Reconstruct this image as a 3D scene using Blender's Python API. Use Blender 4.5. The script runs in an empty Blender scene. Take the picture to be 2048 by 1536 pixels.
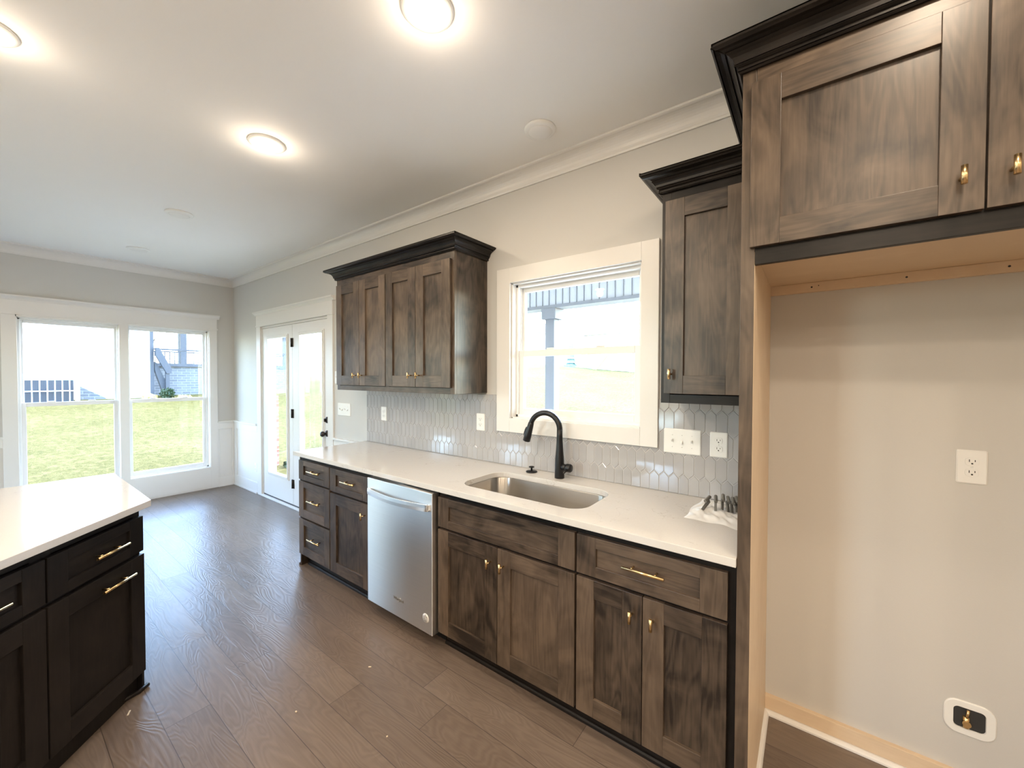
import bpy, bmesh, math, random
from mathutils import Vector, Matrix
random.seed(7)
SC = bpy.context.scene
COL = SC.collection
R2 = math.sqrt(0.5)

# ------------------------------------------------------------------ camera, light, exposure
cam_d = bpy.data.cameras.new('camera')
cam = bpy.data.objects.new('camera', cam_d); COL.objects.link(cam)
CR = Vector((0.80004785, 0.59993121, 0.00244747))
CU = Vector((-0.01312558, 0.01342497, 0.99982373))
CF = Vector((-0.5997926, 0.79993894, -0.01861506))
cam.matrix_world = Matrix(((CR.x, CU.x, -CF.x, 6.41600), (CR.y, CU.y, -CF.y, -2.11837), (CR.z, CU.z, -CF.z, 1.50561), (0, 0, 0, 1)))
cam_d.sensor_width = 36.0
cam_d.lens = 796.82 / 2048 * 36
cam_d.clip_start = 0.05; cam_d.clip_end = 400
SC.camera = cam
SC.view_settings.view_transform = 'Standard'
SC.view_settings.look = 'None'
SC.view_settings.gamma = 1
SC.view_settings.exposure = 0.85
SC.view_settings.use_curve_mapping = False

SUN_DIR = Vector((-0.03, 0.72, 0.69)).normalized()      # towards the sun
world = bpy.data.worlds.new('sky'); SC.world = world; world.use_nodes = True
wn = world.node_tree; wn.nodes.clear()
wo = wn.nodes.new('ShaderNodeOutputWorld'); wb = wn.nodes.new('ShaderNodeBackground')
sky = wn.nodes.new('ShaderNodeTexSky'); sky.sky_type = 'NISHITA'; sky.sun_disc = False
sky.sun_elevation = math.asin(SUN_DIR.z); sky.sun_rotation = math.atan2(SUN_DIR.x, SUN_DIR.y)
sky.air_density = 1.0; sky.dust_density = 0.7; sky.ozone_density = 1.2
wb.inputs['Strength'].default_value = 2.4
wn.links.new(sky.outputs[0], wb.inputs['Color']); wn.links.new(wb.outputs[0], wo.inputs['Surface'])
sd = bpy.data.lights.new('sun', 'SUN'); sd.energy = 5.5; sd.angle = 0.01; sd.color = (1, 0.95, 0.86)
sun = bpy.data.objects.new('sun', sd); COL.objects.link(sun)
sun.rotation_euler = (-SUN_DIR).to_track_quat('-Z', 'Y').to_euler()
SC.cycles.sample_clamp_indirect = 6.0
SC.cycles.max_bounces = 10
SC.cycles.diffuse_bounces = 6
SC.cycles.transparent_max_bounces = 16
LAMP_W = 4.7
SPILL_W = 1.3
LAMP_COL = (1.0, 0.82, 0.62)

# ------------------------------------------------------------------ materials
def mat(name):
    m = bpy.data.materials.new(name); m.use_nodes = True
    nt = m.node_tree; b = nt.nodes['Principled BSDF']
    return m, nt, b
def N(nt, t, **kw):
    n = nt.nodes.new(t)
    for k, v in kw.items(): setattr(n, k, v)
    return n
def L(nt, a, b): nt.links.new(a, b)
def ramp(nt, fac, stops):
    r = N(nt, 'ShaderNodeValToRGB'); cr = r.color_ramp
    while len(cr.elements) < len(stops): cr.elements.new(0.5)
    for e, (p, c) in zip(cr.elements, stops): e.position = p; e.color = (*c, 1)
    L(nt, fac, r.inputs[0]); return r
def mth(nt, op, a, b=None):
    n = N(nt, 'ShaderNodeMath', operation=op)
    for i, v in enumerate((a, b)):
        if v is None: continue
        if isinstance(v, (int, float)): n.inputs[i].default_value = v
        else: L(nt, v, n.inputs[i])
    return n.outputs[0]
def mixc(nt, fac, a, b, bt='MIX'):
    n = N(nt, 'ShaderNodeMix', data_type='RGBA', blend_type=bt)
    for s, v in ((n.inputs[0], fac), (n.inputs[6], a), (n.inputs[7], b)):
        if isinstance(v, (int, float)): s.default_value = v
        elif isinstance(v, tuple): s.default_value = (*v, 1)
        else: L(nt, v, s)
    return n.outputs[2]
def noise(nt, vec, scale, detail=3, rough=0.55, dist=0.0):
    n = N(nt, 'ShaderNodeTexNoise'); n.inputs['Scale'].default_value = scale
    n.inputs['Detail'].default_value = detail; n.inputs['Roughness'].default_value = rough
    n.inputs['Distortion'].default_value = dist
    if vec is not None: L(nt, vec, n.inputs['Vector'])
    return n.outputs[0]
def mapping(nt, vec, sc):
    m = N(nt, 'ShaderNodeMapping'); m.inputs['Scale'].default_value = sc; L(nt, vec, m.inputs[0]); return m.outputs[0]
def bump(nt, b, h, strength, dist=0.01):
    n = N(nt, 'ShaderNodeBump'); n.inputs['Strength'].default_value = strength; n.inputs['Distance'].default_value = dist
    L(nt, h, n.inputs['Height']); L(nt, n.outputs[0], b.inputs['Normal'])
def plain(name, col, rough=0.5, metal=0.0, spec=0.5, bumpy=0.0, bscale=200, var=0.04):
    m, nt, b = mat(name)
    tc = N(nt, 'ShaderNodeTexCoord').outputs['Object']
    n = noise(nt, tc, 3.0, 2)
    c = mixc(nt, n, tuple(x * (1 - var) for x in col), tuple(min(1, x * (1 + var)) for x in col))
    L(nt, c, b.inputs['Base Color'])
    b.inputs['Roughness'].default_value = rough; b.inputs['Metallic'].default_value = metal
    b.inputs['Specular IOR Level'].default_value = spec
    if bumpy: bump(nt, b, noise(nt, tc, bscale, 2), bumpy, 0.002)
    return m

M = {}
M['wall'] = plain('greige_wall_paint', (0.585, 0.572, 0.545), 0.6, spec=0.3, bumpy=0.12, bscale=160, var=0.01)
M['ceiling'] = plain('ceiling_paint', (0.86, 0.85, 0.83), 0.75, spec=0.2, bumpy=0.1, bscale=120, var=0.01)
M['trim'] = plain('white_trim_paint', (0.74, 0.725, 0.70), 0.3, var=0.01)
M['vinyl'] = plain('white_vinyl', (0.80, 0.80, 0.79), 0.35, var=0.01)
M['plate'] = plain('white_plastic', (0.82, 0.82, 0.80), 0.28, var=0.01)
M['dark_slot'] = plain('dark_slot', (0.03, 0.03, 0.03), 0.6)
M['black'] = plain('matte_black_metal', (0.006, 0.006, 0.007), 0.34, metal=0.0, spec=0.4)
M['brass'] = plain('satin_brass', (0.80, 0.58, 0.30), 0.24, metal=1.0)
M['bronze'] = plain('dark_bronze', (0.055, 0.045, 0.04), 0.32, metal=0.8)
M['cavity'] = plain('black_gap', (0.006, 0.006, 0.006), 0.8)
M['grey_metal'] = plain('grey_metal', (0.22, 0.21, 0.19), 0.4, metal=0.6)
M['cove'] = M['trim']
M['siding'] = plain('white_siding', (0.85, 0.85, 0.84), 0.6, var=0.01)
M['slate'] = plain('blue_grey_timber', (0.040, 0.044, 0.056), 0.6)
M['column'] = plain('grey_column_paint', (0.13, 0.135, 0.15), 0.6)
M['roofing'] = plain('grey_shingles', (0.35, 0.34, 0.33), 0.9, bumpy=0.6, bscale=30, var=0.1)
M['raw_timber'] = plain('raw_pine_timber', (0.75, 0.52, 0.22), 0.7, var=0.1)
M['needles'] = plain('blue_green_needles', (0.20, 0.30, 0.30), 0.7, var=0.2)
M['leaf'] = plain('green_leaf', (0.030, 0.055, 0.022), 0.5, var=0.4)
M['dry_grass'] = plain('straw_grass', (0.62, 0.55, 0.25), 0.8, var=0.3)
M['bark'] = plain('grey_bark', (0.16, 0.14, 0.13), 0.9, bumpy=0.5, bscale=60)
M['blue_plastic'] = plain('blue_green_plastic', (0.15, 0.42, 0.45), 0.5)
M['concrete'] = plain('concrete', (0.55, 0.54, 0.51), 0.85, bumpy=0.3, bscale=90, var=0.1)
M['pane_dark'] = plain('dark_window_pane', (0.12, 0.18, 0.22), 0.1)
M['chip'] = plain('pale_wood_chip', (0.72, 0.63, 0.48), 0.7)

def wood(name, dark, light, rough=0.36, blotch=1.0, grain=1.0):
    m, nt, b = mat(name)
    uv = N(nt, 'ShaderNodeUVMap'); uv.uv_map = 'UVMap'
    at = N(nt, 'ShaderNodeAttribute'); at.attribute_name = 'tone'
    fine = noise(nt, mapping(nt, uv.outputs[0], (60, 3.0, 1)), 2.2, 4, 0.6, 0.4)
    cath = noise(nt, mapping(nt, uv.outputs[0], (9, 1.3, 1)), 1.6, 2, 0.5, 0.6)
    rings = mth(nt, 'SINE', mth(nt, 'MULTIPLY', cath, 42.0))
    blo = noise(nt, mapping(nt, uv.outputs[0], (3.6, 2.6, 1)), 1.5, 3, 0.5, 1.4)
    f = mth(nt, 'ADD', mth(nt, 'MULTIPLY', fine, 0.36 * grain), mth(nt, 'MULTIPLY', rings, 0.06 * grain))
    f = mth(nt, 'ADD', f, mth(nt, 'MULTIPLY', blo, 0.85 * blotch))
    f = mth(nt, 'ADD', f, mth(nt, 'MULTIPLY', mth(nt, 'SUBTRACT', at.outputs['Fac'], 0.5), 0.30))
    f = mth(nt, 'SUBTRACT', f, 0.115)
    r = ramp(nt, f, [(0.22, dark), (0.78, light)])
    L(nt, r.outputs[0], b.inputs['Base Color'])
    b.inputs['Roughness'].default_value = rough
    b.inputs['Specular IOR Level'].default_value = 0.42
    b.inputs['Coat Weight'].default_value = 0.10; b.inputs['Coat Roughness'].default_value = 0.28
    bump(nt, b, fine, 0.08, 0.001)
    return m
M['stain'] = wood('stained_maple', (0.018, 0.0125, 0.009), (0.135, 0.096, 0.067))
M['stain_dark_shade'] = wood('dark_shade_maple', (0.008, 0.007, 0.0065), (0.024, 0.019, 0.016), 0.33)  # crown tone; darkened stain copy for shade on face frames and bottom rail
M['stain_shaded'] = wood('shade_darkened_maple', (0.007, 0.006, 0.006), (0.020, 0.016, 0.014), 0.4)  # stain darkened for the backlit island front and for shade at toe kicks
for _n in list(M['stain_shaded'].node_tree.nodes) + list(M['stain_dark_shade'].node_tree.nodes):
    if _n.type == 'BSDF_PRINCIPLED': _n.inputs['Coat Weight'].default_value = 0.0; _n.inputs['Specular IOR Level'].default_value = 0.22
M['maple'] = wood('natural_maple', (0.68, 0.53, 0.37), (0.80, 0.66, 0.49), 0.45, 0.7, 0.7)

def floor_mat():
    m, nt, b = mat('oak_plank_floor')
    uv = N(nt, 'ShaderNodeUVMap'); uv.uv_map = 'UVMap'
    at = N(nt, 'ShaderNodeAttribute'); at.attribute_name = 'tone'
    ed = N(nt, 'ShaderNodeUVMap'); ed.uv_map = 'EDGE'
    fine = noise(nt, mapping(nt, uv.outputs[0], (60, 2.2, 1)), 2.0, 4, 0.65, 0.3)
    cath = noise(nt, mapping(nt, uv.outputs[0], (7.5, 1.5, 1)), 1.25, 2, 0.45, 0.7)
    rings = mth(nt, 'SINE', mth(nt, 'MULTIPLY', cath, 95.0))
    blo = noise(nt, mapping(nt, uv.outputs[0], (3.2, 1.2, 1)), 1.6, 3)
    f = mth(nt, 'ADD', mth(nt, 'MULTIPLY', fine, 0.35), mth(nt, 'MULTIPLY', blo, 0.45))
    f = mth(nt, 'ADD', f, mth(nt, 'MULTIPLY', rings, 0.06))
    f = mth(nt, 'ADD', f, mth(nt, 'MULTIPLY', mth(nt, 'SUBTRACT', at.outputs['Fac'], 0.5), 0.16))
    r = ramp(nt, f, [(0.12, (0.110, 0.080, 0.062)), (0.45, (0.170, 0.130, 0.102)), (0.8, (0.240, 0.190, 0.150))])
    # seams: EDGE uv holds distance (m) to the nearest plank edge in x
    sx = N(nt, 'ShaderNodeSeparateXYZ'); L(nt, ed.outputs[0], sx.inputs[0])
    du = mth(nt, 'MINIMUM', sx.outputs[0], mth(nt, 'SUBTRACT', 0.163, sx.outputs[0]))
    gap = mth(nt, 'LESS_THAN', du, 0.0013)
    gap2 = mth(nt, 'LESS_THAN', sx.outputs[1], 0.0013)
    g = mth(nt, 'MAXIMUM', gap, gap2)
    c = mixc(nt, mth(nt, 'MULTIPLY', g, 0.75), r.outputs[0], (0.03, 0.022, 0.018))
    L(nt, c, b.inputs['Base Color'])
    rr = mth(nt, 'ADD', 0.30, mth(nt, 'MULTIPLY', fine, 0.10))
    L(nt, rr, b.inputs['Roughness'])
    b.inputs['Specular IOR Level'].default_value = 0.5
    h = mth(nt, 'ADD', mth(nt, 'MULTIPLY', fine, 0.5), mth(nt, 'MULTIPLY', rings, 0.35))
    h = mth(nt, 'SUBTRACT', h, mth(nt, 'MULTIPLY', g, 2.0))
    bump(nt, b, h, 0.42, 0.0012)
    return m
M['floor'] = floor_mat()

def quartz():
    m, nt, b = mat('white_quartz')
    tc = N(nt, 'ShaderNodeTexCoord').outputs['Object']
    w = noise(nt, tc, 5.0, 4, 0.6, 1.2)
    v = mth(nt, 'ABSOLUTE', mth(nt, 'SUBTRACT', w, 0.5))
    vein = mth(nt, 'LESS_THAN', v, 0.0045)
    mask = mth(nt, 'GREATER_THAN', noise(nt, tc, 3.1, 3), 0.56)
    sp = noise(nt, tc, 240, 1)
    k = mth(nt, 'MULTIPLY', mth(nt, 'MULTIPLY', vein, mask), 0.45)
    c = mixc(nt, sp, (0.60, 0.58, 0.555), (0.66, 0.64, 0.61))
    c = mixc(nt, k, c, (0.42, 0.38, 0.33))
    L(nt, c, b.inputs['Base Color']); b.inputs['Roughness'].default_value = 0.09
    b.inputs['Specular IOR Level'].default_value = 0.55
    return m
M['quartz'] = quartz()

def tile_mat():
    m, nt, b = mat('pale_grey_glazed_tile')
    at = N(nt, 'ShaderNodeAttribute'); at.attribute_name = 'tone'
    tc = N(nt, 'ShaderNodeTexCoord').outputs['Object']
    c = mixc(nt, at.outputs['Fac'], (0.39, 0.385, 0.39), (0.43, 0.425, 0.43))
    L(nt, c, b.inputs['Base Color']); b.inputs['Roughness'].default_value = 0.09
    b.inputs['Specular IOR Level'].default_value = 0.75
    bump(nt, b, noise(nt, tc, 28, 2), 0.05, 0.003)
    return m
M['tile'] = tile_mat()
M['grout'] = plain('pale_grout', (0.52, 0.51, 0.50), 0.8)

def steel(name, vertical=True, base=(0.90, 0.91, 0.92), rough=0.40):
    m, nt, b = mat(name)
    tc = N(nt, 'ShaderNodeTexCoord').outputs['Object']
    st = noise(nt, mapping(nt, tc, (3, 3, 420) if not vertical else (420, 420, 3)), 1.0, 2)
    c = mixc(nt, st, tuple(x * 0.93 for x in base), tuple(min(1, x * 1.05) for x in base))
    L(nt, c, b.inputs['Base Color']); b.inputs['Metallic'].default_value = 1.0
    rr = mth(nt, 'ADD', rough, mth(nt, 'MULTIPLY', st, 0.06)); L(nt, rr, b.inputs['Roughness'])
    tg = N(nt, 'ShaderNodeTangent'); tg.direction_type = 'RADIAL'; tg.axis = 'Z'; L(nt, tg.outputs[0], b.inputs['Tangent'])
    b.inputs['Anisotropic'].default_value = 0.8; b.inputs['Anisotropic Rotation'].default_value = 0.25
    bump(nt, b, st, 0.05, 0.0005)
    return m
M['steel'] = steel('brushed_steel', False)
M['sink_steel'] = steel('sink_steel', False, (0.50, 0.47, 0.43), 0.26)

def glass():
    m, nt, b = mat('window_glass'); nt.nodes.remove(b)
    out = nt.nodes['Material Output']
    tr = N(nt, 'ShaderNodeBsdfTransparent'); tr.inputs[0].default_value = (0.95, 0.97, 0.965, 1)
    gl = N(nt, 'ShaderNodeBsdfGlossy'); gl.inputs['Roughness'].default_value = 0.01
    lw = N(nt, 'ShaderNodeLayerWeight'); lw.inputs[0].default_value = 0.5
    fr = mth(nt, 'ADD', 0.02, mth(nt, 'MULTIPLY', 0.55, mth(nt, 'POWER', lw.outputs['Facing'], 5.0)))
    mx = N(nt, 'ShaderNodeMixShader')
    L(nt, fr, mx.inputs[0]); L(nt, tr.outputs[0], mx.inputs[1]); L(nt, gl.outputs[0], mx.inputs[2])
    L(nt, mx.outputs[0], out.inputs[0]); return m
M['glass'] = glass()
def plastic_film():
    m, nt, b = mat('clear_plastic_film'); nt.nodes.remove(b)
    out = nt.nodes['Material Output']
    tr = N(nt, 'ShaderNodeBsdfTransparent'); pr = N(nt, 'ShaderNodeBsdfPrincipled')
    pr.inputs['Base Color'].default_value = (0.92, 0.91, 0.89, 1); pr.inputs['Roughness'].default_value = 0.18
    fr = N(nt, 'ShaderNodeFresnel'); fr.inputs[0].default_value = 1.5
    f = mth(nt, 'ADD', fr.outputs[0], 0.16)
    mx = N(nt, 'ShaderNodeMixShader')
    L(nt, f, mx.inputs[0]); L(nt, tr.outputs[0], mx.inputs[1]); L(nt, pr.outputs[0], mx.inputs[2])
    L(nt, mx.outputs[0], out.inputs[0]); return m
M['film'] = plastic_film()
def emit(name, col, s):
    m, nt, b = mat(name)
    b.inputs['Base Color'].default_value = (0.9, 0.9, 0.88, 1)
    b.inputs['Emission Color'].default_value = (*col, 1); b.inputs['Emission Strength'].default_value = s
    return m
M['lens_on'] = emit('lit_lens', (1.0, 0.84, 0.62), 9.0)
M['lens_off'] = plain('unlit_lens', (0.80, 0.79, 0.77), 0.4, var=0.01)

def lawn_mat():
    m, nt, b = mat('lawn_grass')
    tc = N(nt, 'ShaderNodeTexCoord').outputs['Object']
    a = noise(nt, tc, 9, 4, 0.7, 0.5); bb = noise(nt, tc, 0.5, 3)
    f = mth(nt, 'ADD', mth(nt, 'MULTIPLY', a, 0.75), mth(nt, 'MULTIPLY', bb, 0.3))
    r = ramp(nt, f, [(0.30, (0.058, 0.058, 0.014)), (0.50, (0.112, 0.096, 0.030)), (0.72, (0.20, 0.165, 0.070))])
    L(nt, r.outputs[0], b.inputs['Base Color']); b.inputs['Roughness'].default_value = 0.9
    b.inputs['Specular IOR Level'].default_value = 0.1
    bump(nt, b, noise(nt, tc, 22, 4, 0.8), 0.9, 0.06)
    return m
M['lawn'] = lawn_mat()
def brick_mat(name, c1, c2, mort, sc=1.0):
    m, nt, b = mat(name)
    uv = N(nt, 'ShaderNodeUVMap'); uv.uv_map = 'UVMap'
    br = N(nt, 'ShaderNodeTexBrick')
    for k, v in (('Color1', c1), ('Color2', c2), ('Mortar', mort)): br.inputs[k].default_value = (*v, 1)
    br.inputs['Scale'].default_value = 1.0; br.inputs['Brick Width'].default_value = 0.21 * sc
    br.inputs['Row Height'].default_value = 0.075 * sc; br.inputs['Mortar Size'].default_value = 0.008 * sc
    L(nt, uv.outputs[0], br.inputs['Vector'])
    L(nt, br.outputs[0], b.inputs['Base Color']); b.inputs['Roughness'].default_value = 0.85
    return m
M['brick_grey'] = brick_mat('grey_brick', (0.085, 0.09, 0.10), (0.12, 0.125, 0.135), (0.18, 0.18, 0.185), 1.3)
M['brick_red'] = brick_mat('red_brick', (0.30, 0.11, 0.08), (0.42, 0.20, 0.15), (0.62, 0.58, 0.54))
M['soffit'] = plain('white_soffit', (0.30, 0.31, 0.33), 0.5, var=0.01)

# ------------------------------------------------------------------ mesh builder
class MB:
    def __init__(s, base=(0, 0, 0)):
        s.v = []; s.f = []; s.uv = []; s.tone = []; s.mi = []; s.sm = []; s.base = Vector(base)
    def face(s, pts, uvs=None, tone=0.5, smooth=False, mi=0, idx=None):
        if idx is None:
            i0 = len(s.v); s.v += [tuple(Vector(p) - s.base) for p in pts]; idx = list(range(i0, i0 + len(pts)))
        s.f.append(tuple(idx)); s.uv.append(uvs or [(0, 0)] * len(idx)); s.tone.append(tone); s.sm.append(smooth); s.mi.append(mi)
    def box(s, x0, x1, y0, y1, z0, z1, grain='z', tone=None, mi=0, skip=()):
        if x0 > x1: x0, x1 = x1, x0
        if y0 > y1: y0, y1 = y1, y0
        if z0 > z1: z0, z1 = z1, z0
        tone = random.random() if tone is None else tone
        o = (random.random() * 7, random.random() * 7)
        P = [(x0, y0, z0), (x1, y0, z0), (x1, y1, z0), (x0, y1, z0), (x0, y0, z1), (x1, y0, z1), (x1, y1, z1), (x0, y1, z1)]
        i0 = len(s.v); s.v += [tuple(Vector(p) - s.base) for p in P]
        g = 'xyz'.index(grain)
        for nm, q, n in (('-z', (0, 3, 2, 1), 2), ('+z', (4, 5, 6, 7), 2), ('-y', (0, 1, 5, 4), 1), ('+y', (2, 3, 7, 6), 1), ('-x', (0, 4, 7, 3), 0), ('+x', (1, 2, 6, 5), 0)):
            if nm in skip: continue
            ax = [a for a in range(3) if a != n]
            if g in ax: va = g; ua = [a for a in ax if a != g][0]
            else: ua, va = ax
            s.face(None, [(P[k][ua] + o[0], P[k][va] + o[1]) for k in q], tone, False, mi, [i0 + k for k in q])
        return s
    def prism(s, poly, axis, a0, a1, grain=None, tone=0.5, mi=0, smooth=False):
        """poly: 2D points; extruded along axis a0..a1. axis x: poly=(y,z); y: (x,z); z: (x,y)"""
        def P(p, a): return {'x': (a, p[0], p[1]), 'y': (p[0], a, p[1]), 'z': (p[0], p[1], a)}[axis]
        n = len(poly); i0 = len(s.v)
        area = sum(poly[i][0] * poly[(i + 1) % n][1] - poly[(i + 1) % n][0] * poly[i][1] for i in range(n))
        flip = (area < 0) ^ (axis == 'y')
        s.v += [tuple(Vector(P(p, a0)) - s.base) for p in poly] + [tuple(Vector(P(p, a1)) - s.base) for p in poly]
        def F(q, uv, sm=False):
            if flip: q = q[::-1]; uv = uv[::-1]
            s.face(None, uv, tone, sm, mi, [i0 + k for k in q])
        F(list(range(n))[::-1], [(p[0], p[1]) for p in poly][::-1]); F(list(range(n, 2 * n)), [(p[0], p[1]) for p in poly])
        d = 0
        for i in range(n):
            j = (i + 1) % n; l = math.dist(poly[i], poly[j])
            F([i, j, j + n, i + n], [(d, a0), (d + l, a0), (d + l, a1), (d, a1)], smooth); d += l
        return s
    def ring(s, sections, close=False, caps=True, smooth=True, tone=0.5, mi=0):
        """sections: list of rings (equal length lists of 3D points)"""
        n = len(sections[0]); i0 = len(s.v)
        for r in sections: s.v += [tuple(Vector(p) - s.base) for p in r]
        m = len(sections)
        for k in range(m - 1 + (1 if close else 0)):
            a = i0 + k * n; b = i0 + ((k + 1) % m) * n
            for i in range(n):
                j = (i + 1) % n
                s.face(None, [(i / n, k * .1), ((i + 1) / n, k * .1), ((i + 1) / n, k * .1 + .1), (i / n, k * .1 + .1)], tone, smooth, mi, [a + i, a + j, b + j, b + i])
        if caps and not close:
            s.face(None, None, tone, False, mi, [i0 + i for i in range(n)][::-1])
            s.face(None, None, tone, False, mi, [i0 + (m - 1) * n + i for i in range(n)])
        return s
    def lathe(s, c, prof, axis='z', seg=32, tone=0.5, mi=0, smooth=True):
        """prof: list of (radius, height along axis)"""
        secs = []
        for r, h in prof:
            ring = []
            for i in range(seg):
                a = 2 * math.pi * i / seg; u, v = r * math.cos(a), r * math.sin(a)
                if axis == 'z': ring.append((c[0] + u, c[1] + v, c[2] + h))
                elif axis == 'y': ring.append((c[0] + v, c[1] + h, c[2] + u))
                else: ring.append((c[0] + h, c[1] + u, c[2] + v))
            secs.append(ring)
        return s.ring(secs, tone=tone, mi=mi, smooth=smooth)
    def cyl(s, p, q, r, seg=16, r2=None, **k):
        return s.tube([p, q], [r, r if r2 is None else r2], seg, **k)
    def tube(s, pts, rad, seg=16, **k):
        pts = [Vector(p) for p in pts]
        if isinstance(rad, (int, float)): rad = [rad] * len(pts)
        secs = []; up = None
        for i, p in enumerate(pts):
            t = (pts[min(i + 1, len(pts) - 1)] - pts[max(i - 1, 0)]).normalized()
            if up is None: up = Vector((0, 0, 1)) if abs(t.z) < 0.9 else Vector((1, 0, 0))
            b = t.cross(up).normalized(); up = b.cross(t).normalized()
            secs.append([tuple(p + (up * math.cos(2 * math.pi * j / seg) - b * math.sin(2 * math.pi * j / seg)) * rad[i]) for j in range(seg)])
        return s.ring(secs, **k)
    def build(s, name, m, parent=None, bevel=0.0, loc=None, seg=2, edge_uv=None):
        me = bpy.data.meshes.new(name)
        me.from_pydata(s.v, [], s.f)
        ul = me.uv_layers.new(name='UVMap')
        k = 0
        for uv in s.uv:
            for u in uv: ul.data[k].uv = u; k += 1
        if edge_uv:
            el = me.uv_layers.new(name='EDGE'); k = 0
            for uv in edge_uv:
                for u in uv: el.data[k].uv = u; k += 1
        at = me.attributes.new('tone', 'FLOAT', 'FACE')
        at.data.foreach_set('value', s.tone)
        me.polygons.foreach_set('use_smooth', s.sm)
        for mm in (m if isinstance(m, (list, tuple)) else [m]): me.materials.append(mm)
        me.polygons.foreach_set('material_index', s.mi)
        bm = bmesh.new(); bm.from_mesh(me); bmesh.ops.recalc_face_normals(bm, faces=bm.faces); bm.to_mesh(me); bm.free()
        me.update()
        o = bpy.data.objects.new(name, me); COL.objects.link(o)
        if parent is not None: o.parent = parent
        elif any(s.base): o.location = s.base
        if bevel:
            b = o.modifiers.new('bevel', 'BEVEL'); b.width = bevel; b.segments = seg; b.limit_method = 'ANGLE'; b.angle_limit = 0.7
            b.harden_normals = False
        return o

def tag(o, label, cat, group=None):
    o['label'] = label; o['category'] = cat
    if group: o['group'] = group
    return o
def thing(name, label, cat, loc, rz=0.0, group=None):
    o = bpy.data.objects.new(name, None); COL.objects.link(o); o.location = loc; o.rotation_euler = (0, 0, rz)
    o.empty_display_size = 0.1
    return tag(o, label, cat, group)
def struct(o): o['kind'] = 'structure'; return o
def SB(name, m, boxes, bevel=0.0):
    b = MB()
    for x in boxes: b.box(*x)
    return struct(b.build(name, m, bevel=bevel))

CE = 2.82
# ------------------------------------------------------------------ floor: one mesh, a quad per plank
def build_floor():
    b = MB(); ed = []
    y_ref = -0.854; W = 0.163; X0, X1 = -0.0, 10.5
    known = {1: [2.86, 4.67], 0: [3.25, 5.1], 2: [3.46, 4.07], 3: [3.63, 5.3], 4: [4.234, 3.016]}
    k = -6
    while True:
        ya = y_ref - W * k; yb = ya - W
        if ya < -5.6: break
        if yb < 0:
            ends = sorted(known.get(k, []))
            if not ends: ends = [random.uniform(2.6, 3.8)]
            xs = list(ends); x = xs[0]
            while x > X0: x -= random.choice((0.6, 0.9, 1.2, 1.2)) + random.uniform(-.1, .1); xs.insert(0, x)
            x = xs[-1]
            while x < X1: x += random.choice((0.9, 1.2, 1.5, 1.2)) + random.uniform(-.1, .1); xs.append(x)
            for a, c in zip(xs[:-1], xs[1:]):
                a = max(a, X0); c = min(c, X1)
                if c - a < 0.01: continue
                yt = min(ya, 0.0); yl = max(yb, -5.6); t = random.random(); o = random.uniform(0, 50); o2 = random.uniform(0, 50)
                m = (a + c) / 2
                for p, q in ((a, m), (m, c)):
                    b.face([(p, yl, 0), (q, yl, 0), (q, yt, 0), (p, yt, 0)], [(yl + o2, p + o), (yl + o2, q + o), (yt + o2, q + o), (yt + o2, p + o)], t)
                    dp, dq = min(p - a, c - p), min(q - a, c - q)
                    ed.append([(ya - yl, dp), (ya - yl, dq), (ya - yt, dq), (ya - yt, dp)])
        k += 1
    # underside slab
    i0 = len(b.f)
    b.box(0, 10.5, -5.6, 0, -0.2, -0.002); ed += [[(0.08, 1)] * 4] * (len(b.f) - i0)
    return struct(b.build('floor', M['floor'], edge_uv=ed))
build_floor()
SB('ceiling', M['ceiling'], [(0, 10.5, -5.6, 0, CE, CE + 0.15)])

# ------------------------------------------------------------------ walls (wall thickness 0.16)
T = 0.16
DX0, DX1, DZ = 0.905, 2.511, 2.113          # patio door opening
WX0, WX1, WZ0, WZ1 = 4.825, 5.692, 1.23, 2.122   # kitchen window opening
SB('wall_right', M['wall'], [(-T, DX0, 0, T, -0.1, CE + .15), (DX0, DX1, 0, T, DZ, CE + .15), (DX0, DX1, 0, T, -.1, 0.0), (DX1, WX0, 0, T, -.1, CE + .15),
    (WX0, WX1, 0, T, -.1, WZ0), (WX0, WX1, 0, T, WZ1, CE + .15), (WX1, 10.5 + T, 0, T, -.1, CE + .15)])
FY0, FY1, FZ0, FZ1 = -1.895, -0.288, 0.285, 2.10   # far double window opening (y)
GY0, GY1 = -4.48, -3.70                           # second far window
SB('wall_far', M['wall'], [(-T, 0, FY1, 0, -.1, CE + .15), (-T, 0, FY0, FY1, -.1, FZ0), (-T, 0, FY0, FY1, FZ1, CE + .15), (-T, 0, GY1, FY0, -.1, CE + .15),
    (-T, 0, GY0, GY1, -.1, FZ0), (-T, 0, GY0, GY1, FZ1, CE + .15), (-T, 0, -5.6 - T, GY0, -.1, CE + .15)])
FILL_WINS = ((0.25, 1.00), (3.65, 4.45))             # unseen left-wall windows added to fill the room with daylight
SB('wall_left', M['wall'], [(0, .25, -5.6 - T, -5.6, -.1, CE + .15), (1.0, 3.65, -5.6 - T, -5.6, -.1, CE + .15), (4.45, 10.5, -5.6 - T, -5.6, -.1, CE + .15),
    (.25, 1.0, -5.6 - T, -5.6, -.1, .25), (.25, 1.0, -5.6 - T, -5.6, 2.4, CE + .15), (3.65, 4.45, -5.6 - T, -5.6, -.1, .25), (3.65, 4.45, -5.6 - T, -5.6, 2.4, CE + .15)])
SB('wall_near', M['wall'], [(10.5, 10.5 + T, -5.6 - T, 0, -.1, CE + .15)])

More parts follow.
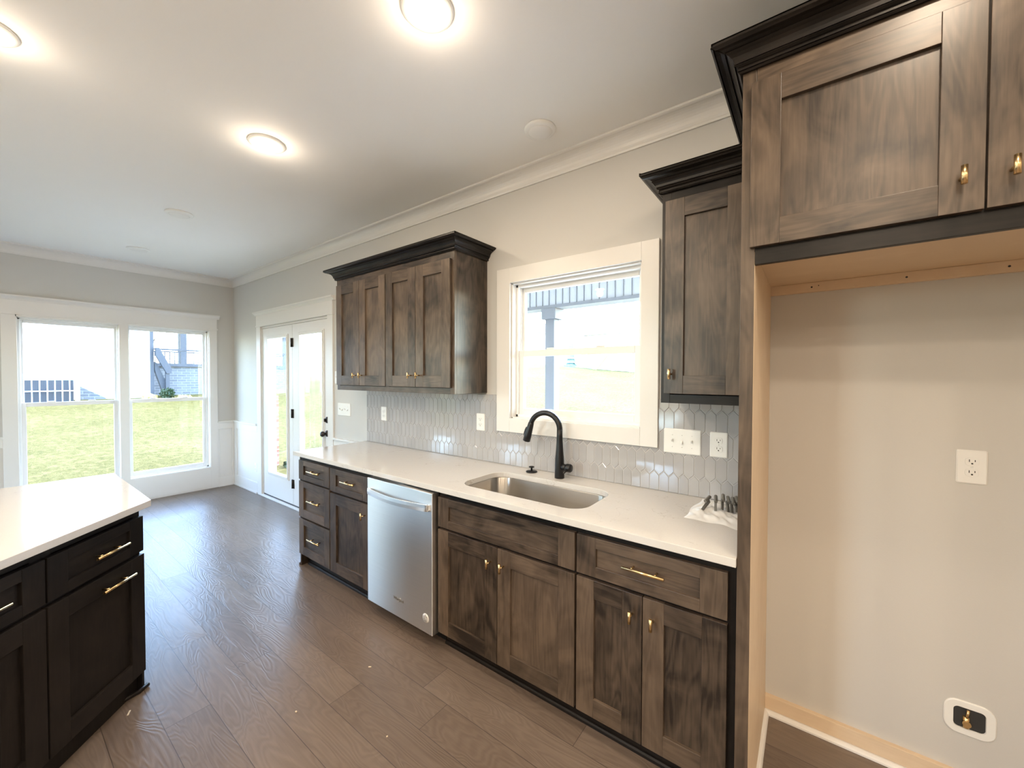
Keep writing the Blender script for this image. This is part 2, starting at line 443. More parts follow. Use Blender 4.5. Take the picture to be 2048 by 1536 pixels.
# crown moulding profile (distance from wall, z)
def crown_prof(out, zb, zt):
    h = zt - zb; pts = [(0, zb), (0.010, zb), (0.012, zb + 0.10 * h)]
    for i in range(9):
        a = math.pi / 2 * i / 8
        pts.append((0.014 + (out - 0.022) * (1 - math.cos(a)), zb + 0.13 * h + (0.72 * h) * math.sin(a)))
    pts += [(out - 0.004, zb + 0.87 * h), (out, zb + 0.89 * h), (out, zt), (0, zt)]
    return pts
P = crown_prof(0.081, 2.722, CE)
b = MB(); b.prism([(-d, z) for d, z in P], 'x', 0, 10.5); struct(b.build('trim_1', M['trim']))
b = MB(); b.prism([(d, z) for d, z in P], 'y', -5.6, -0.0); struct(b.build('trim_2', M['trim']))

# baseboards, wainscot frames and chair rails
def rail_boxes(axis, a0, a1):
    """chair rail + flat wainscot board frame on wall; axis x: wall y=0; axis y: wall x=0"""
    out = []
    def add(u0, u1, d, z0, z1):
        out.append((u0, u1, -d, 0, z0, z1) if axis == 'x' else (0, d, u0, u1, z0, z1))
    add(a0, a1, 0.030, 0.872, 0.892); add(a0, a1, 0.014, 0.784, 0.872)
    add(a0, a1, 0.014, 0.0, 0.138)
    return out
def panel_skin(axis, a0, a1):
    return (a0, a1, -0.004, 0, 0, 0.88) if axis == 'x' else (0, 0.004, a0, a1, 0, 0.88)
bx = rail_boxes('x', 0.014, 0.775) + [panel_skin('x', 0, 0.775), (0.014, 0.10, -0.014, 0, 0.138, 0.784)]
SB('trim_3', M['trim'], bx, 0.002)
bx = rail_boxes('y', -0.205, -0.014) + [panel_skin('y', -0.205, 0), (0, 0.014, -0.040, -0.014, 0.138, 0.784)]
bx += [(0, 0.014, -0.205, -0.185, 0.138, 0.784)]
SB('trim_4', M['trim'], bx, 0.002)
bx = rail_boxes('y', GY1 + .11, -1.992) + [panel_skin('y', GY1 + .11, -1.992)] + rail_boxes('y', -5.59, GY0 - .11)
for y in (-2.06, -2.80, -3.55): bx.append((0, 0.014, y - .04, y + .04, 0.138, 0.784))
SB('trim_5', M['trim'], bx, 0.002)
bx = rail_boxes('x', 2.615, 3.19)[0:2] + [(2.615, 3.19, -0.014, 0, 0, 0.138), panel_skin('x', 2.615, 3.19)]
SB('trim_6', M['trim'], bx, 0.002)
SB('baseboard_far', M['trim'], [(0, 0.012, -1.99, -0.205, 0, 0.02), (0.014, 0.026, -0.205, 0, 0, 0.018), (0.014, 0.026, -5.5, -1.99, 0, .018)], 0.002)
SB('baseboard_right', M['trim'], [(0.014, 0.775, -0.026, -0.014, 0, 0.018), (2.615, 3.17, -0.026, -0.014, 0, .018)], 0.002)
SB('baseboard_near', M['trim'], [(7.30, 10.5, -0.014, 0, 0, 0.138), (10.486, 10.5, -5.6, -0.014, 0, 0.138)], 0.002)
SB('baseboard_left', M['trim'], [(0.03, 10.48, -5.6, -5.586, 0, 0.138)], 0.002)

# ------------------------------------------------------------------ far double window (wall x=0)
def sash(root, mk, a0, a1, z0, z1, d0, d1, w, wb, wt, name='sash'):
    """frame + pane; mk(u0,u1,d0,d1,z0,z1) -> box args"""
    s = MB(root['_b'])
    for q in ((a0, a0 + w, z0, z1), (a1 - w, a1, z0, z1), (a0 + w, a1 - w, z0, z0 + wb), (a0 + w, a1 - w, z1 - wt, z1)):
        s.box(*mk(q[0], q[1], d0, d1, q[2], q[3]))
    o = s.build(name, M['vinyl'], root, bevel=0.003)
    g = MB(root['_b']); dm = (d0 + d1) / 2
    g.box(*mk(a0 + w - .004, a1 - w + .004, dm - .002, dm + .002, z0 + wb - .004, z1 - wt + .004))
    g.build('window_pane', M['glass'], o)
    return o
def window_obj(name, base):
    o = bpy.data.objects.new(name, None); COL.objects.link(o); o.location = base; o['_b'] = base; o['kind'] = 'structure'; return o
mkY = lambda u0, u1, d0, d1, z0, z1: (-d1, -d0, u0, u1, z0, z1)      # window in wall x=0 (depth goes to -x)
mkX = lambda u0, u1, d0, d1, z0, z1: (u0, u1, d0, d1, z0, z1)        # window in wall y=0 (depth goes to +y)
def hung_unit(root, mk, a0, a1, z0, z1, zm, dep=0.06):
    f = MB(root['_b'])
    for q in ((a0, a0 + .018, z0, z1), (a1 - .018, a1, z0, z1), (a0, a1, z0, z0 + .018), (a0, a1, z1 - .018, z1)):
        f.box(*mk(q[0], q[1], dep - .015, dep + .075, q[2], q[3]))
    f.box(*mk(a0 + .018, a0 + .024, dep + .015, dep + .022, z0, z1)); f.box(*mk(a1 - .024, a1 - .018, dep + .015, dep + .022, z0, z1))
    f.build('window_frame', M['vinyl'], root, bevel=0.002)
    s = sash(root, mk, a0 + .012, a1 - .012, zm - .018, z1 - .012, dep + .032, dep + .060, .028, .034, .034)
    s = sash(root, mk, a0 + .012, a1 - .012, z0 + .012, zm + .022, dep, dep + .030, .040, .046, .042)
    lk = MB(root['_b']); w = a1 - a0
    for t in (.30, .70): lk.box(*mk(a0 + w * t - .028, a0 + w * t + .028, dep + .002, dep + .028, zm + .022, zm + .032))
    lk.build('sash_lock', M['vinyl'], s, bevel=0.003)
def far_window(name, base, y0, y1, mul, header=True):
    root = window_obj(name, base)
    c = MB(base)
    c.box(0, .018, y0 - .10, y0, 0.02, 2.118); c.box(0, .018, y1, y1 + .085, 0.02, 2.118)
    c.box(0, .018, y0, y1, 0.02, 0.285); c.box(0, .018, y0 - .01, y1 + .01, FZ1, 2.118)
    for a, bq in mul: c.box(-0.05, .018, a, bq, 0.285, FZ1)
    c.build('casing', M['trim'], root, bevel=0.0015)
    h = MB(base)
    h.box(0, .024, y0 - .11, y1 + .095, 2.118, 2.134); h.box(0, .020, y0 - .10, y1 + .085, 2.134, 2.262)
    h.prism([(0, 2.262), (.022, 2.262), (.026, 2.275), (.038, 2.290), (.046, 2.298), (.046, 2.312), (0, 2.312)], 'y', y0 - .125, y1 + .112)
    h.build('header', M['trim'], root, bevel=0.001)
    j = MB(base)
    j.box(-.15, 0, y0, y0 + .006, FZ0, FZ1); j.box(-.15, 0, y1 - .006, y1, FZ0, FZ1)
    j.box(-.15, 0, y0, y1, FZ1 - .006, FZ1); j.box(-.15, 0, y0, y1, FZ0, FZ0 + .006)
    j.build('jamb', M['vinyl'], root)
    return root
w1 = far_window('window_1', (0, -1.09, 0.285), FY0, FY1, [(-1.152, -1.074)])
hung_unit(w1, mkY, FY0 + .004, -1.140, FZ0 + .004, FZ1 - .004, 1.20, .065)
hung_unit(w1, mkY, -1.086, FY1 - .004, FZ0 + .004, FZ1 - .004, 1.20, .065)
w3 = far_window('window_3', (0, -4.09, 0.285), GY0, GY1, [])
hung_unit(w3, mkY, GY0 + .004, GY1 - .004, FZ0 + .004, FZ1 - .004, 1.20, .065)

mkL = lambda u0, u1, d0, d1, z0, z1: (u0, u1, -5.6 - d1, -5.6 - d0, z0, z1)
for k, (a0, a1) in enumerate(FILL_WINS):
    wl = window_obj('window_%d' % (4 + k), ((a0 + a1) / 2, -5.6, .25)); am = (a0 + a1) / 2  # added daylight-fill windows, never in view
    if a1 - a0 < 1: hung_unit(wl, mkL, a0, a1, .25, 2.4, 1.3)
    else: hung_unit(wl, mkL, a0, am, .25, 2.4, 1.3); hung_unit(wl, mkL, am, a1, .25, 2.4, 1.3)
    c = MB(wl['_b'])
    c.box(a0 - .1, a0, -5.6, -5.582, .02, 2.42); c.box(a1, a1 + .1, -5.6, -5.582, .02, 2.42); c.box(a0, a1, -5.6, -5.582, .02, .25); c.box(a0 - .1, a1 + .1, -5.6, -5.58, 2.42, 2.56); c.box(a0, a1, -5.6, -5.582, 2.4, 2.42)
    c.build('casing', M['trim'], wl, bevel=.0015)
# ------------------------------------------------------------------ kitchen window
w2 = window_obj('window_2', (5.26, 0, 1.138)); bs = w2['_b']
c = MB(bs)
c.box(4.712, 4.821, -.02, 0, 1.138, 2.22); c.box(5.693, 5.785, -.02, 0, 1.138, 2.22)
c.box(4.821, 5.693, -.02, 0, 1.138, 1.230); c.box(4.821, 5.693, -.02, 0, 2.122, 2.22)
c.build('casing', M['trim'], w2, bevel=0.0015)
j = MB(bs)
j.box(WX0, WX0 + .008, 0, .15, WZ0, WZ1); j.box(WX1 - .008, WX1, 0, .15, WZ0, WZ1)
j.box(WX0, WX1, 0, .15, WZ1 - .008, WZ1); j.box(WX0, WX1, 0, .15, WZ0, WZ0 + .008)
j.build('jamb', M['trim'], w2)
hung_unit(w2, mkX, WX0 + .006, WX1 - .006, WZ0 + .006, WZ1 - .006, 1.658, .055)

# ------------------------------------------------------------------ patio doors (wall y=0)
tr = MB()
tr.box(0.790, DX0, -.018, 0, 0, 2.12); tr.box(DX1, 2.612, -.018, 0, 0, 2.12)
tr.box(0.782, 2.620, -.024, 0, 2.12, 2.136); tr.box(0.790, 2.612, -.020, 0, 2.136, 2.262)
tr.prism([(0, 2.262), (-.022, 2.262), (-.026, 2.270), (-.038, 2.282), (-.050, 2.290), (-.050, 2.304), (0, 2.304)], 'x', 0.755, 2.645)
struct(tr.build('trim_7', M['trim'], bevel=0.0012))
jb = MB()
jb.box(DX0, DX0 + .018, 0, .15, 0, DZ); jb.box(DX1 - .018, DX1, 0, .15, 0, DZ); jb.box(DX0, DX1, 0, .15, DZ - .018, DZ)
jb.box(DX0 + .018, DX0 + .03, .055, .15, 0, DZ); jb.box(DX1 - .03, DX1 - .018, .055, .15, 0, DZ)
jb.box(1.700, 1.716, .05, .10, 0, DZ)
struct(jb.build('trim_8', M['trim'], bevel=0.001))
th = MB(); th.box(DX0, DX1, -.02, .14, 0, .022); th.box(DX0, DX1, .045, .10, .022, .034)
struct(th.build('trim_9', M['plate'], bevel=0.003))
th = MB(); th.box(DX0 + .02, DX1 - .02, .004, .044, .0225, .036); struct(th.build('trim_10', M['bronze']))
def patio_door(name, x0, x1, gx0, gx1, hinge_x, knob):
    bs = ((x0 + x1) / 2, 0.03, 0.035)
    root = window_obj(name, bs)
    s = MB(bs); z0, z1, a, d = .037, 2.092, .006, .046
    gz0, gz1 = .325, 1.962
    for q in ((x0, gx0, z0, z1), (gx1, x1, z0, z1), (gx0, gx1, z0, gz0), (gx0, gx1, gz1, z1)): s.box(q[0], q[1], a, d, q[2], q[3])
    s.build('door_panel', M['trim'], root, bevel=0.0008)
    f = MB(bs)
    w = .030
    for q in ((gx0 - w, gx0 + .004, gz0 - w, gz1 + w), (gx1 - .004, gx1 + w, gz0 - w, gz1 + w), (gx0, gx1, gz0 - w, gz0 + .004), (gx0, gx1, gz1 - .004, gz1 + w)):
        f.box(q[0], q[1], a - .009, a + .0, q[2], q[3])
    w = .016
    for q in ((gx0 - w, gx0 + .006, gz0 - w, gz1 + w), (gx1 - .006, gx1 + w, gz0 - w, gz1 + w), (gx0, gx1, gz0 - w, gz0 + .006), (gx0, gx1, gz1 - .006, gz1 + w)):
        f.box(q[0], q[1], a - .016, a, q[2], q[3])
    f.build('glass_frame', M['trim'], root, bevel=0.004)
    g = MB(bs); g.box(gx0 - .002, gx1 + .002, .022, .026, gz0 - .002, gz1 + .002); g.build('door_pane', M['glass'], root)
    if hinge_x:
        for z in (1.885, 1.080, .275):
            h = MB(bs); h.cyl((hinge_x, -.006, z - .05), (hinge_x, -.006, z + .05), .0075, 12)
            h.box(hinge_x + .004, hinge_x + .026, .0, .006, z - .05, z + .05); h.box(hinge_x - .026, hinge_x - .004, .0, .006, z - .05, z + .05)
            h.build('hinge', M['bronze'], root)
    if knob:
        k = MB(bs); x = 2.458
        k.lathe((x, .006, .917), [(.0, -.070), (.016, -.070), (.027, -.060), (.029, -.050), (.024, -.036), (.012, -.030), (.011, -.012), (.030, -.010), (.033, -.004), (.033, 0), (0, 0)], 'y')
        k.build('door_handle', M['bronze'], root)
        k = MB(bs); k.lathe((x, .006, 1.056), [(0, -.014), (.022, -.014), (.031, -.008), (.033, 0), (0, 0)], 'y'); k.box(x - .004, x + .004, -.028, -.006, 1.040, 1.072)
        k.build('deadbolt', M['bronze'], root, bevel=0.001)
patio_door('door_1', .927, 1.706, 1.085, 1.585, None, False)
patio_door('door_2', 1.711, 2.490, 1.895, 2.385, 1.708, True)

# ------------------------------------------------------------------ cabinet builders
def shaker(root, base, name, x0, x1, z0, z1, yf, stile=.078, rt=.078, rb=.078, m=None, th=.020):
    """shaker front facing -y: two stiles, two rails, recessed panel"""
    m = m or M['stain']
    d = MB(base)
    d.box(x0, x0 + stile, yf, yf + th, z0, z1, 'z'); d.box(x1 - stile, x1, yf, yf + th, z0, z1, 'z')
    d.box(x0 + stile, x1 - stile, yf, yf + th, z0, z0 + rb, 'x'); d.box(x0 + stile, x1 - stile, yf, yf + th, z1 - rt, z1, 'x')
    o = d.build(name, m, root, bevel=0.0012)
    p = MB(base); p.box(x0 + stile - .003, x1 - stile + .003, yf + .012, yf + th - .001, z0 + rb - .003, z1 - rt + .003, 'z' if 'drawer' not in name else 'x')
    p.build('recessed_panel', m, o)
    return o
def knob(parent, base, x, z, yf, h=.046):
    k = MB(base)
    k.cyl((x, yf, z), (x, yf - .030, z), .0040, 12)
    k.cyl((x, yf - .034, z - h / 2), (x, yf - .034, z + h / 2), .0062, 16)
    k.build('knob', M['brass'], parent)
def pull(parent, base, x0, x1, z, yf):
    k = MB(base); w = x1 - x0
    for t in (.22, .78): k.cyl((x0 + w * t, yf, z), (x0 + w * t, yf - .030, z), .0040, 12)
    k.cyl((x0, yf - .034, z), (x1, yf - .034, z), .0058, 16)
    k.build('handle', M['brass'], parent)
YB = -.623     # door faces of the base run
YC = -.603     # face frame
def carcass(root, base, x0, x1, z0=.10, z1=.884, y0=-.02, yf=YC, left=True, right=True, m=None, toe=True):
    m = m or M['stain']
    b = MB(base)
    b.box(x0, x1, yf, y0, z0, z0 + .018, 'x'); b.box(x0, x0 + .018, yf + .018, y0, z0, z1, 'z'); b.box(x1 - .018, x1, yf + .018, y0, z0, z1, 'z')
    b.box(x0, x1, y0 - .012, y0, z0, z1, 'z')
    b.build('body', m, root)
    return b
def face_frame(root, base, x0, x1, z0, z1, yf, mids=(), bars=(), w=.038, wt=.038, m=None):
    b = MB(base)
    b.box(x0, x0 + w, yf, yf + .019, z0, z1, 'z'); b.box(x1 - w, x1, yf, yf + .019, z0, z1, 'z')
    b.box(x0 + w, x1 - w, yf, yf + .019, z1 - wt, z1, 'x'); b.box(x0 + w, x1 - w, yf, yf + .019, z0, z0 + w, 'x')
    for xm in mids: b.box(xm - w / 2, xm + w / 2, yf, yf + .019, z0 + w, z1 - wt, 'z')
    for zm in bars: b.box(x0 + w, x1 - w, yf + .001, yf + .019, zm - w / 2, zm + w / 2, 'x')
    b.build('face_frame', m or M['stain_dark_shade'], root, bevel=.0008)
def toe_kick(root, base, x0, x1, y=-.553):
    b = MB(base); b.box(x0, x1, y, y + .012, 0, .10, 'x'); b.build('toe_kick', M['stain_shaded'], root)  # shade under the doors is put into this dark stain
    b = MB(base); b.prism([(y, 0), (y - .014, 0), (y - .012, .010), (y - .007, .016), (y, .018)], 'x', x0 + (.02 if x0 < 3.3 else 0), x1); b.build('shoe_moulding', M['stain_shaded'], root)

# ---- left end base cabinet: drawers
bs = (3.42, -.31, 0)
r = thing('base_cabinet', 'dark-stained wooden base cabinet of three stacked drawers at far left end of the sink counter', 'cabinet', bs, 0, 'base cabinets under the long counter')
carcass(r, bs, 3.192, 3.656)
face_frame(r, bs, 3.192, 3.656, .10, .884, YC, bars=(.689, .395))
e = MB(bs); e.box(3.176, 3.192, -.606, -.004, 0, .884, 'z'); e.build('end_panel', M['stain'], r, bevel=.001)
e = MB(bs); e.prism([(3.176, 0), (3.160, 0), (3.161, .010), (3.166, .018), (3.176, .020)], 'y', -.610, -.02); e.build('shoe_moulding', M['stain'], r)
toe_kick(r, bs, 3.192, 3.656)
for z0, z1, zp in ((.697, .848, .780), (.403, .684, .553), (.107, .388, .260)):
    d = shaker(r, bs, 'drawer', 3.194, 3.651, z0, z1, YB, .074, .040 if z0 > .6 else .046, .040 if z0 > .6 else .062)
    pull(d, bs, 3.366, 3.540, zp, YB + .009)
# ---- second: drawer over door
bs = (3.91, -.31, 0)
r = thing('base_cabinet', 'narrow dark-stained base cabinet with one drawer over one door, left of the dishwasher', 'cabinet', bs, 0, 'base cabinets under the long counter')
carcass(r, bs, 3.656, 4.166)
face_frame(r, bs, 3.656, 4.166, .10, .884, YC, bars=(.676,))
toe_kick(r, bs, 3.656, 4.166)
d = shaker(r, bs, 'drawer', 3.661, 4.150, .684, .848, YB, .078, .042, .042); pull(d, bs, 3.837, 4.002, .778, YB + .009)
d = shaker(r, bs, 'door', 3.661, 4.150, .104, .670, YB); knob(d, bs, 4.098, .596, YB)
# ---- sink base
bs = (5.21, -.31, 0)
r = thing('base_cabinet', 'wide dark-stained sink base cabinet with a blank top panel and two doors, below the sink', 'cabinet', bs, 0, 'base cabinets under the long counter')
carcass(r, bs, 4.785, 5.632)
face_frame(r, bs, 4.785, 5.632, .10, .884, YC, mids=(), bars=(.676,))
toe_kick(r, bs, 4.785, 5.632)
shaker(r, bs, 'drawer_front', 4.789, 5.627, .684, .847, YB, .080, .044, .044)
d = shaker(r, bs, 'door', 4.789, 5.205, .098, .670, YB); knob(d, bs, 5.166, .594, YB)
d = shaker(r, bs, 'door', 5.208, 5.627, .098, .670, YB); knob(d, bs, 5.247, .594, YB)
# ---- right end
bs = (5.93, -.31, 0)
r = thing('base_cabinet', 'dark-stained base cabinet with a drawer over two doors, beside the tall refrigerator panel', 'cabinet', bs, 0, 'base cabinets under the long counter')
carcass(r, bs, 5.632, 6.228)
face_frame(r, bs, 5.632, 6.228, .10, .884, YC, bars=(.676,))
toe_kick(r, bs, 5.632, 6.228)
d = shaker(r, bs, 'drawer', 5.637, 6.202, .684, .847, YB, .086, .044, .044); pull(d, bs, 5.842, 6.001, .772, YB + .009)
d = shaker(r, bs, 'door', 5.637, 5.914, .098, .670, YB); knob(d, bs, 5.877, .593, YB)
d = shaker(r, bs, 'door', 5.917, 6.202, .098, .670, YB); knob(d, bs, 5.957, .593, YB)

# ------------------------------------------------------------------ crown for cabinets: mitred sweep round left/front/right
def cab_crown(root, base, x0, x1, yf, zb, zt, out, left=True, right=True, yw=0.0):
    h = zt - zb
    prof = [(-.004, zb), (.008, zb), (.013, zb + .05 * h), (.013, zb + .12 * h), (.008, zb + .17 * h), (.016, zb + .22 * h), (.020, zb + .28 * h)]
    for i in range(7):
        a = math.pi / 2 * i / 6
        prof.append((.022 + (out - .030) * (1 - math.cos(a)) * .95, zb + .30 * h + .50 * h * math.sin(a)))
    prof += [(out - .006, zb + .84 * h), (out, zb + .88 * h), (out, zt), (-.004, zt)]
    path = []
    if left: path.append(lambda d: (x0 - d, yw))
    path.append((lambda d: (x0 - d, yf - d)) if left else (lambda d: (x0, yf - d)))
    path.append((lambda d: (x1 + d, yf - d)) if right else (lambda d: (x1, yf - d)))
    if right: path.append(lambda d: (x1 + d, yw))
    m = MB(base)
    n = len(prof)
    for i in range(len(path) - 1):
        A = [(*path[i](d), z) for d, z in prof]; B = [(*path[i + 1](d), z) for d, z in prof]
        along = 0 if abs(A[0][0] - B[0][0]) > abs(A[0][1] - B[0][1]) else 1
        acc = 0
        for k in range(n - 1):
            l = math.dist(prof[k], prof[k + 1])
            m.face([A[k], B[k], B[k + 1], A[k + 1]], [(acc, A[k][along]), (acc, B[k][along]), (acc + l, B[k][along]), (acc + l, A[k][along])], .35)
            acc += l
    m.face([(*p(-.004), zt) for p in path] if len(path) > 2 else [(*path[0](-.004), zt), (*path[1](-.004), zt), (*path[1](-.004), zt - .01)], None, .3)
    o = m.build('crown_moulding', M['stain_dark_shade'], root)
    s = o.modifiers.new('thick', 'SOLIDIFY'); s.thickness = .004; s.offset = -1
    return o

def upper_box(root, base, x0, x1, z0, z1, yf, m=None):
    m = m or M['stain']
    b = MB(base)
    b.box(x0, x0 + .018, yf + .019, 0, z0, z1, 'z'); b.box(x1 - .018, x1, yf + .019, 0, z0, z1, 'z')
    b.box(x0 + .018, x1 - .018, yf + .019, 0, z0 + .02, z0 + .038, 'x'); b.box(x0 + .018, x1 - .018, yf + .019, 0, z1 - .02, z1, 'x')
    b.box(x0 + .018, x1 - .018, -.012, 0, z0, z1, 'z')
    b.build('body', m, root, bevel=.0008)

# ---- long upper cabinet
bs = (3.92, -.16, 1.392)
r = thing('wall_cabinet', 'long dark-stained wall cabinet with four doors and crown, hung between patio door and window', 'cabinet', bs, 0, 'wall cabinets over the counter')
upper_box(r, bs, 3.230, 4.611, 1.392, 2.320, -.317)
face_frame(r, bs, 3.230, 4.611, 1.392, 2.320, -.317, mids=(3.918,), m=M['stain'], wt=.062)
for x0, x1, kx in ((3.250, 3.579, 3.540), (3.583, 3.913, 3.622), (3.922, 4.252, 4.212), (4.256, 4.587, 4.296)):
    d = shaker(r, bs, 'door', x0, x1, 1.433, 2.253, -.337); knob(d, bs, kx, 1.512, -.337, .040)
cab_crown(r, bs, 3.230, 4.611, -.317, 2.306, 2.383, .078)
# ---- small upper cabinet
bs = (6.06, -.16, 1.392)
r = thing('wall_cabinet', 'narrow single-door dark-stained wall cabinet with crown, right of the kitchen window', 'cabinet', bs, 0, 'wall cabinets over the counter')
upper_box(r, bs, 5.887, 6.228, 1.392, 2.320, -.317)
face_frame(r, bs, 5.887, 6.228, 1.392, 2.320, -.317, wt=.062)
d = shaker(r, bs, 'door', 5.905, 6.222, 1.434, 2.262, -.337); knob(d, bs, 5.935, 1.518, -.337, .044)
cab_crown(r, bs, 5.887, 6.228, -.317, 2.306, 2.383, .078, True, False)
# ---- refrigerator cabinet and tall panels
bs = (6.75, -.32, 1.862)
r = thing('refrigerator_cabinet', 'dark-stained refrigerator surround: deep two-door cabinet with heavy crown on tall side panels', 'cabinet', bs)
YF = -.640
b = MB(bs); b.box(6.269, 7.232, YF + .019, 0, 1.906, 2.475, 'z'); b.build('body', M['stain'], r)
b = MB(bs); b.box(6.2675, 7.233, YF + .0192, -.003, 1.904, 1.9055, 'x'); b.build('bottom_panel', M['maple'], r)
b = MB(bs); b.box(6.2675, 7.233, -.020, -.001, 1.864, 1.9035, 'x')
cl = b.build('cleat', M['maple'], r, bevel=.001)
for x in (6.414, 6.437, 6.70, 6.95):
    b = MB(bs); b.cyl((x, -.0212, 1.884 + (.004 if x == 6.437 else 0)), (x, -.0195, 1.884 + (.004 if x == 6.437 else 0)), .0035 if x != 6.437 else .002, 10)
    b.build('screw', M['dark_slot'], cl)
b = MB(bs)
b.box(6.269, 7.232, YF, YF + .019, 1.862, 1.940, 'x', .2); b.build('bottom_rail', M['stain_dark_shade'], r, bevel=.001)  # rail coloured dark for the shade below the door overhang
b = MB(bs); b.box(6.269, 7.232, YF, YF + .019, 1.941, 2.475, 'x', .8); b.build('face_frame', M['stain'], r)
d = shaker(r, bs, 'door', 6.256, 6.746, 1.914, 2.424, -.660); knob(d, bs, 6.705, 1.994, -.660, .044)
d = shaker(r, bs, 'door', 6.750, 7.240, 1.914, 2.424, -.660); knob(d, bs, 6.787, 1.993, -.660, .044)
cab_crown(r, bs, 6.230, 7.272, YF, 2.475, 2.556, .080)
for side, x0, x1 in (('l', 6.230, 6.268), ('r', 7.234, 7.272)):
    p = MB(bs); p.box(x0, x1, YF, -.0005, 0, 2.475, 'z', .75); pp = p.build('side_panel', M['stain'], r, bevel=.001)
    p = MB(bs)
    if side == 'l': p.box(x1, x1 + .0012, YF + .003, -.0005, .0, 1.9035, 'z', .6)
    else: p.box(x0 - .0012, x0, YF + .003, -.0005, .0, 1.9035, 'z', .6)
    o = p.build('inner_face', M['maple'], pp); o['label'] = 'natural maple inner face'
# alcove floor trims
b = MB(); b.box(6.2695, 7.232, -.020, 0, .018, .078, 'x'); b.build('trim_11', M['maple'], bevel=.001)['kind'] = 'structure'
b = MB()
q = [(0, 0), (.017, 0), (.016, .007), (.012, .013), (.006, .017), (0, .018)]
b.prism([(-.020 - a, z) for a, z in q], 'x', 6.2695, 7.232); b.prism([(6.2695 + a, z) for a, z in q], 'y', -.640, -.020)
struct(b.build('trim_12', M['trim']))

# ------------------------------------------------------------------ counter top with sink cut-out
def rrect(x0, x1, y0, y1, r, n=8):
    pts = []
    for cx, cy, a0 in ((x1 - r, y1 - r, 0), (x0 + r, y1 - r, 90), (x0 + r, y0 + r, 180), (x1 - r, y0 + r, 270)):
        for i in range(n + 1):
            a = math.radians(a0 + 90 * i / n); pts.append((cx + r * math.cos(a), cy + r * math.sin(a)))
    return pts
def slab_with_hole(outer, hole, z0, z1):
    bm = bmesh.new(); vo = [bm.verts.new((*p, z1)) for p in outer]; vh = [bm.verts.new((*p, z1)) for p in hole]
    eds = [bm.edges.new((v[i], v[(i + 1) % len(v)])) for v in (vo, vh) for i in range(len(v))]
    bmesh.ops.triangle_fill(bm, use_beauty=True, edges=eds)
    ret = bmesh.ops.extrude_face_region(bm, geom=list(bm.faces))
    for v in ret['geom']:
        if isinstance(v, bmesh.types.BMVert): v.co.z = z0
    bmesh.ops.recalc_face_normals(bm, faces=bm.faces)
    me = bpy.data.meshes.new('countertop'); bm.to_mesh(me); bm.free(); return me
CX0, CX1, CY = 3.165, 6.2295, -.654
SX0, SX1, SY0, SY1 = 4.862, 5.615, -.545, -.172
me = slab_with_hole([(CX0, CY), (CX1, CY), (CX1, -.0005), (CX0, -.0005)], rrect(SX0, SX1, SY0, SY1, .095), .8842, .914)
me.materials.append(M['quartz'])
ct = bpy.data.objects.new('countertop', me); COL.objects.link(ct)
tag(ct, 'long white quartz countertop running along the window wall with a sink cut-out', 'countertop')
bv = ct.modifiers.new('bevel', 'BEVEL'); bv.width = .002; bv.segments = 2; bv.limit_method = 'ANGLE'; bv.angle_limit = .9

# sink
bs = (5.24, -.36, .70)
r = thing('kitchen_sink', 'undermount stainless steel sink bowl with rounded corners below the kitchen window', 'sink', bs)
s = MB(bs)
def loop(o, z, rr): return [(x, y, z) for x, y in rrect(SX0 - o, SX1 + o, SY0 - o, SY1 + o, rr)]
s.ring([loop(.030, .8838, .12), loop(.006, .8838, .1), loop(.004, .878, .1), loop(.0, .74, .095), loop(-.006, .715, .09), loop(-.03, .70, .07), loop(-.10, .694, .03), loop(-.17, .690, .01)], caps=False)
s.face([p for p in loop(-.17, .690, .01)], None)
o = s.build('bowl', M['sink_steel'], r)
so = o.modifiers.new('thick', 'SOLIDIFY'); so.thickness = .0015; so.offset = 1
s = MB(bs); s.lathe((5.24, -.33, .690), [(0, .002), (.030, .0015), (.034, .004), (.052, .006), (.057, .003), (.057, .0005)], 'z'); s.build('drain', M['steel'], r)

# faucet
bs = (5.247, -.094, .914)
r = thing('kitchen_faucet', 'matte black high-arc pull-down faucet standing behind the sink', 'faucet', bs)
dx, dy = -0.985, -0.17
s = MB(bs); s.lathe((5.247, -.094, .914), [(0, 0), (.0285, 0), (.0285, .012), (.0278, .05), (.0262, .11), (.0215, .165), (.0185, .21), (.0172, .25), (.0170, .285), (0, .285)], 'z')
s.build('body', M['black'], r)
s = MB(bs); pts = []; rad = []
R = .0935
for i in range(25):
    a = math.pi * (i / 24) * 0.93
    u = R - R * math.cos(a); pts.append((5.247 + dx * u, -.094 + dy * u, 1.197 + R * math.sin(a))); rad.append(.0168 - .0015 * i / 24)
s.tube([(5.247, -.094, 1.18)] + pts, [.0168] + rad, 20)
neck = s.build('spout', M['black'], r)
e1 = Vector(pts[-1]); dr = (Vector(pts[-1]) - Vector(pts[-2])).normalized()
s = MB(bs); s.tube([e1 - dr * .012, e1, e1 + dr * .03, e1 + dr * .07, e1 + dr * .105, e1 + dr * .108], [.0165, .0178, .0195, .0222, .0232, .019], 20)
nz = s.build('spray_head', M['black'], r)
s = MB(bs); q = e1 + dr * .04 + Vector((dx, dy, 0)) * .021
s.tube([q - dr * .022, q - dr * .005, q + dr * .020, q + dr * .034], [.005, .009, .010, .006], 12); s.build('spray_button', M['black'], nz)
s = MB(bs); s.cyl((5.262, -.096, .982), (5.300, -.106, .982), .0185, 20); s.lathe((5.298, -.105, .982), [(0, 0), (.0225, 0), (.0240, .006), (.0240, .026), (.020, .032), (0, .032)], 'x', 24)
s.tube([(5.316, -.118, .978), (5.309, -.160, .962)], [.007, .005], 10)
s.build('lever', M['black'], r)
bs = (5.038, -.076, .914)
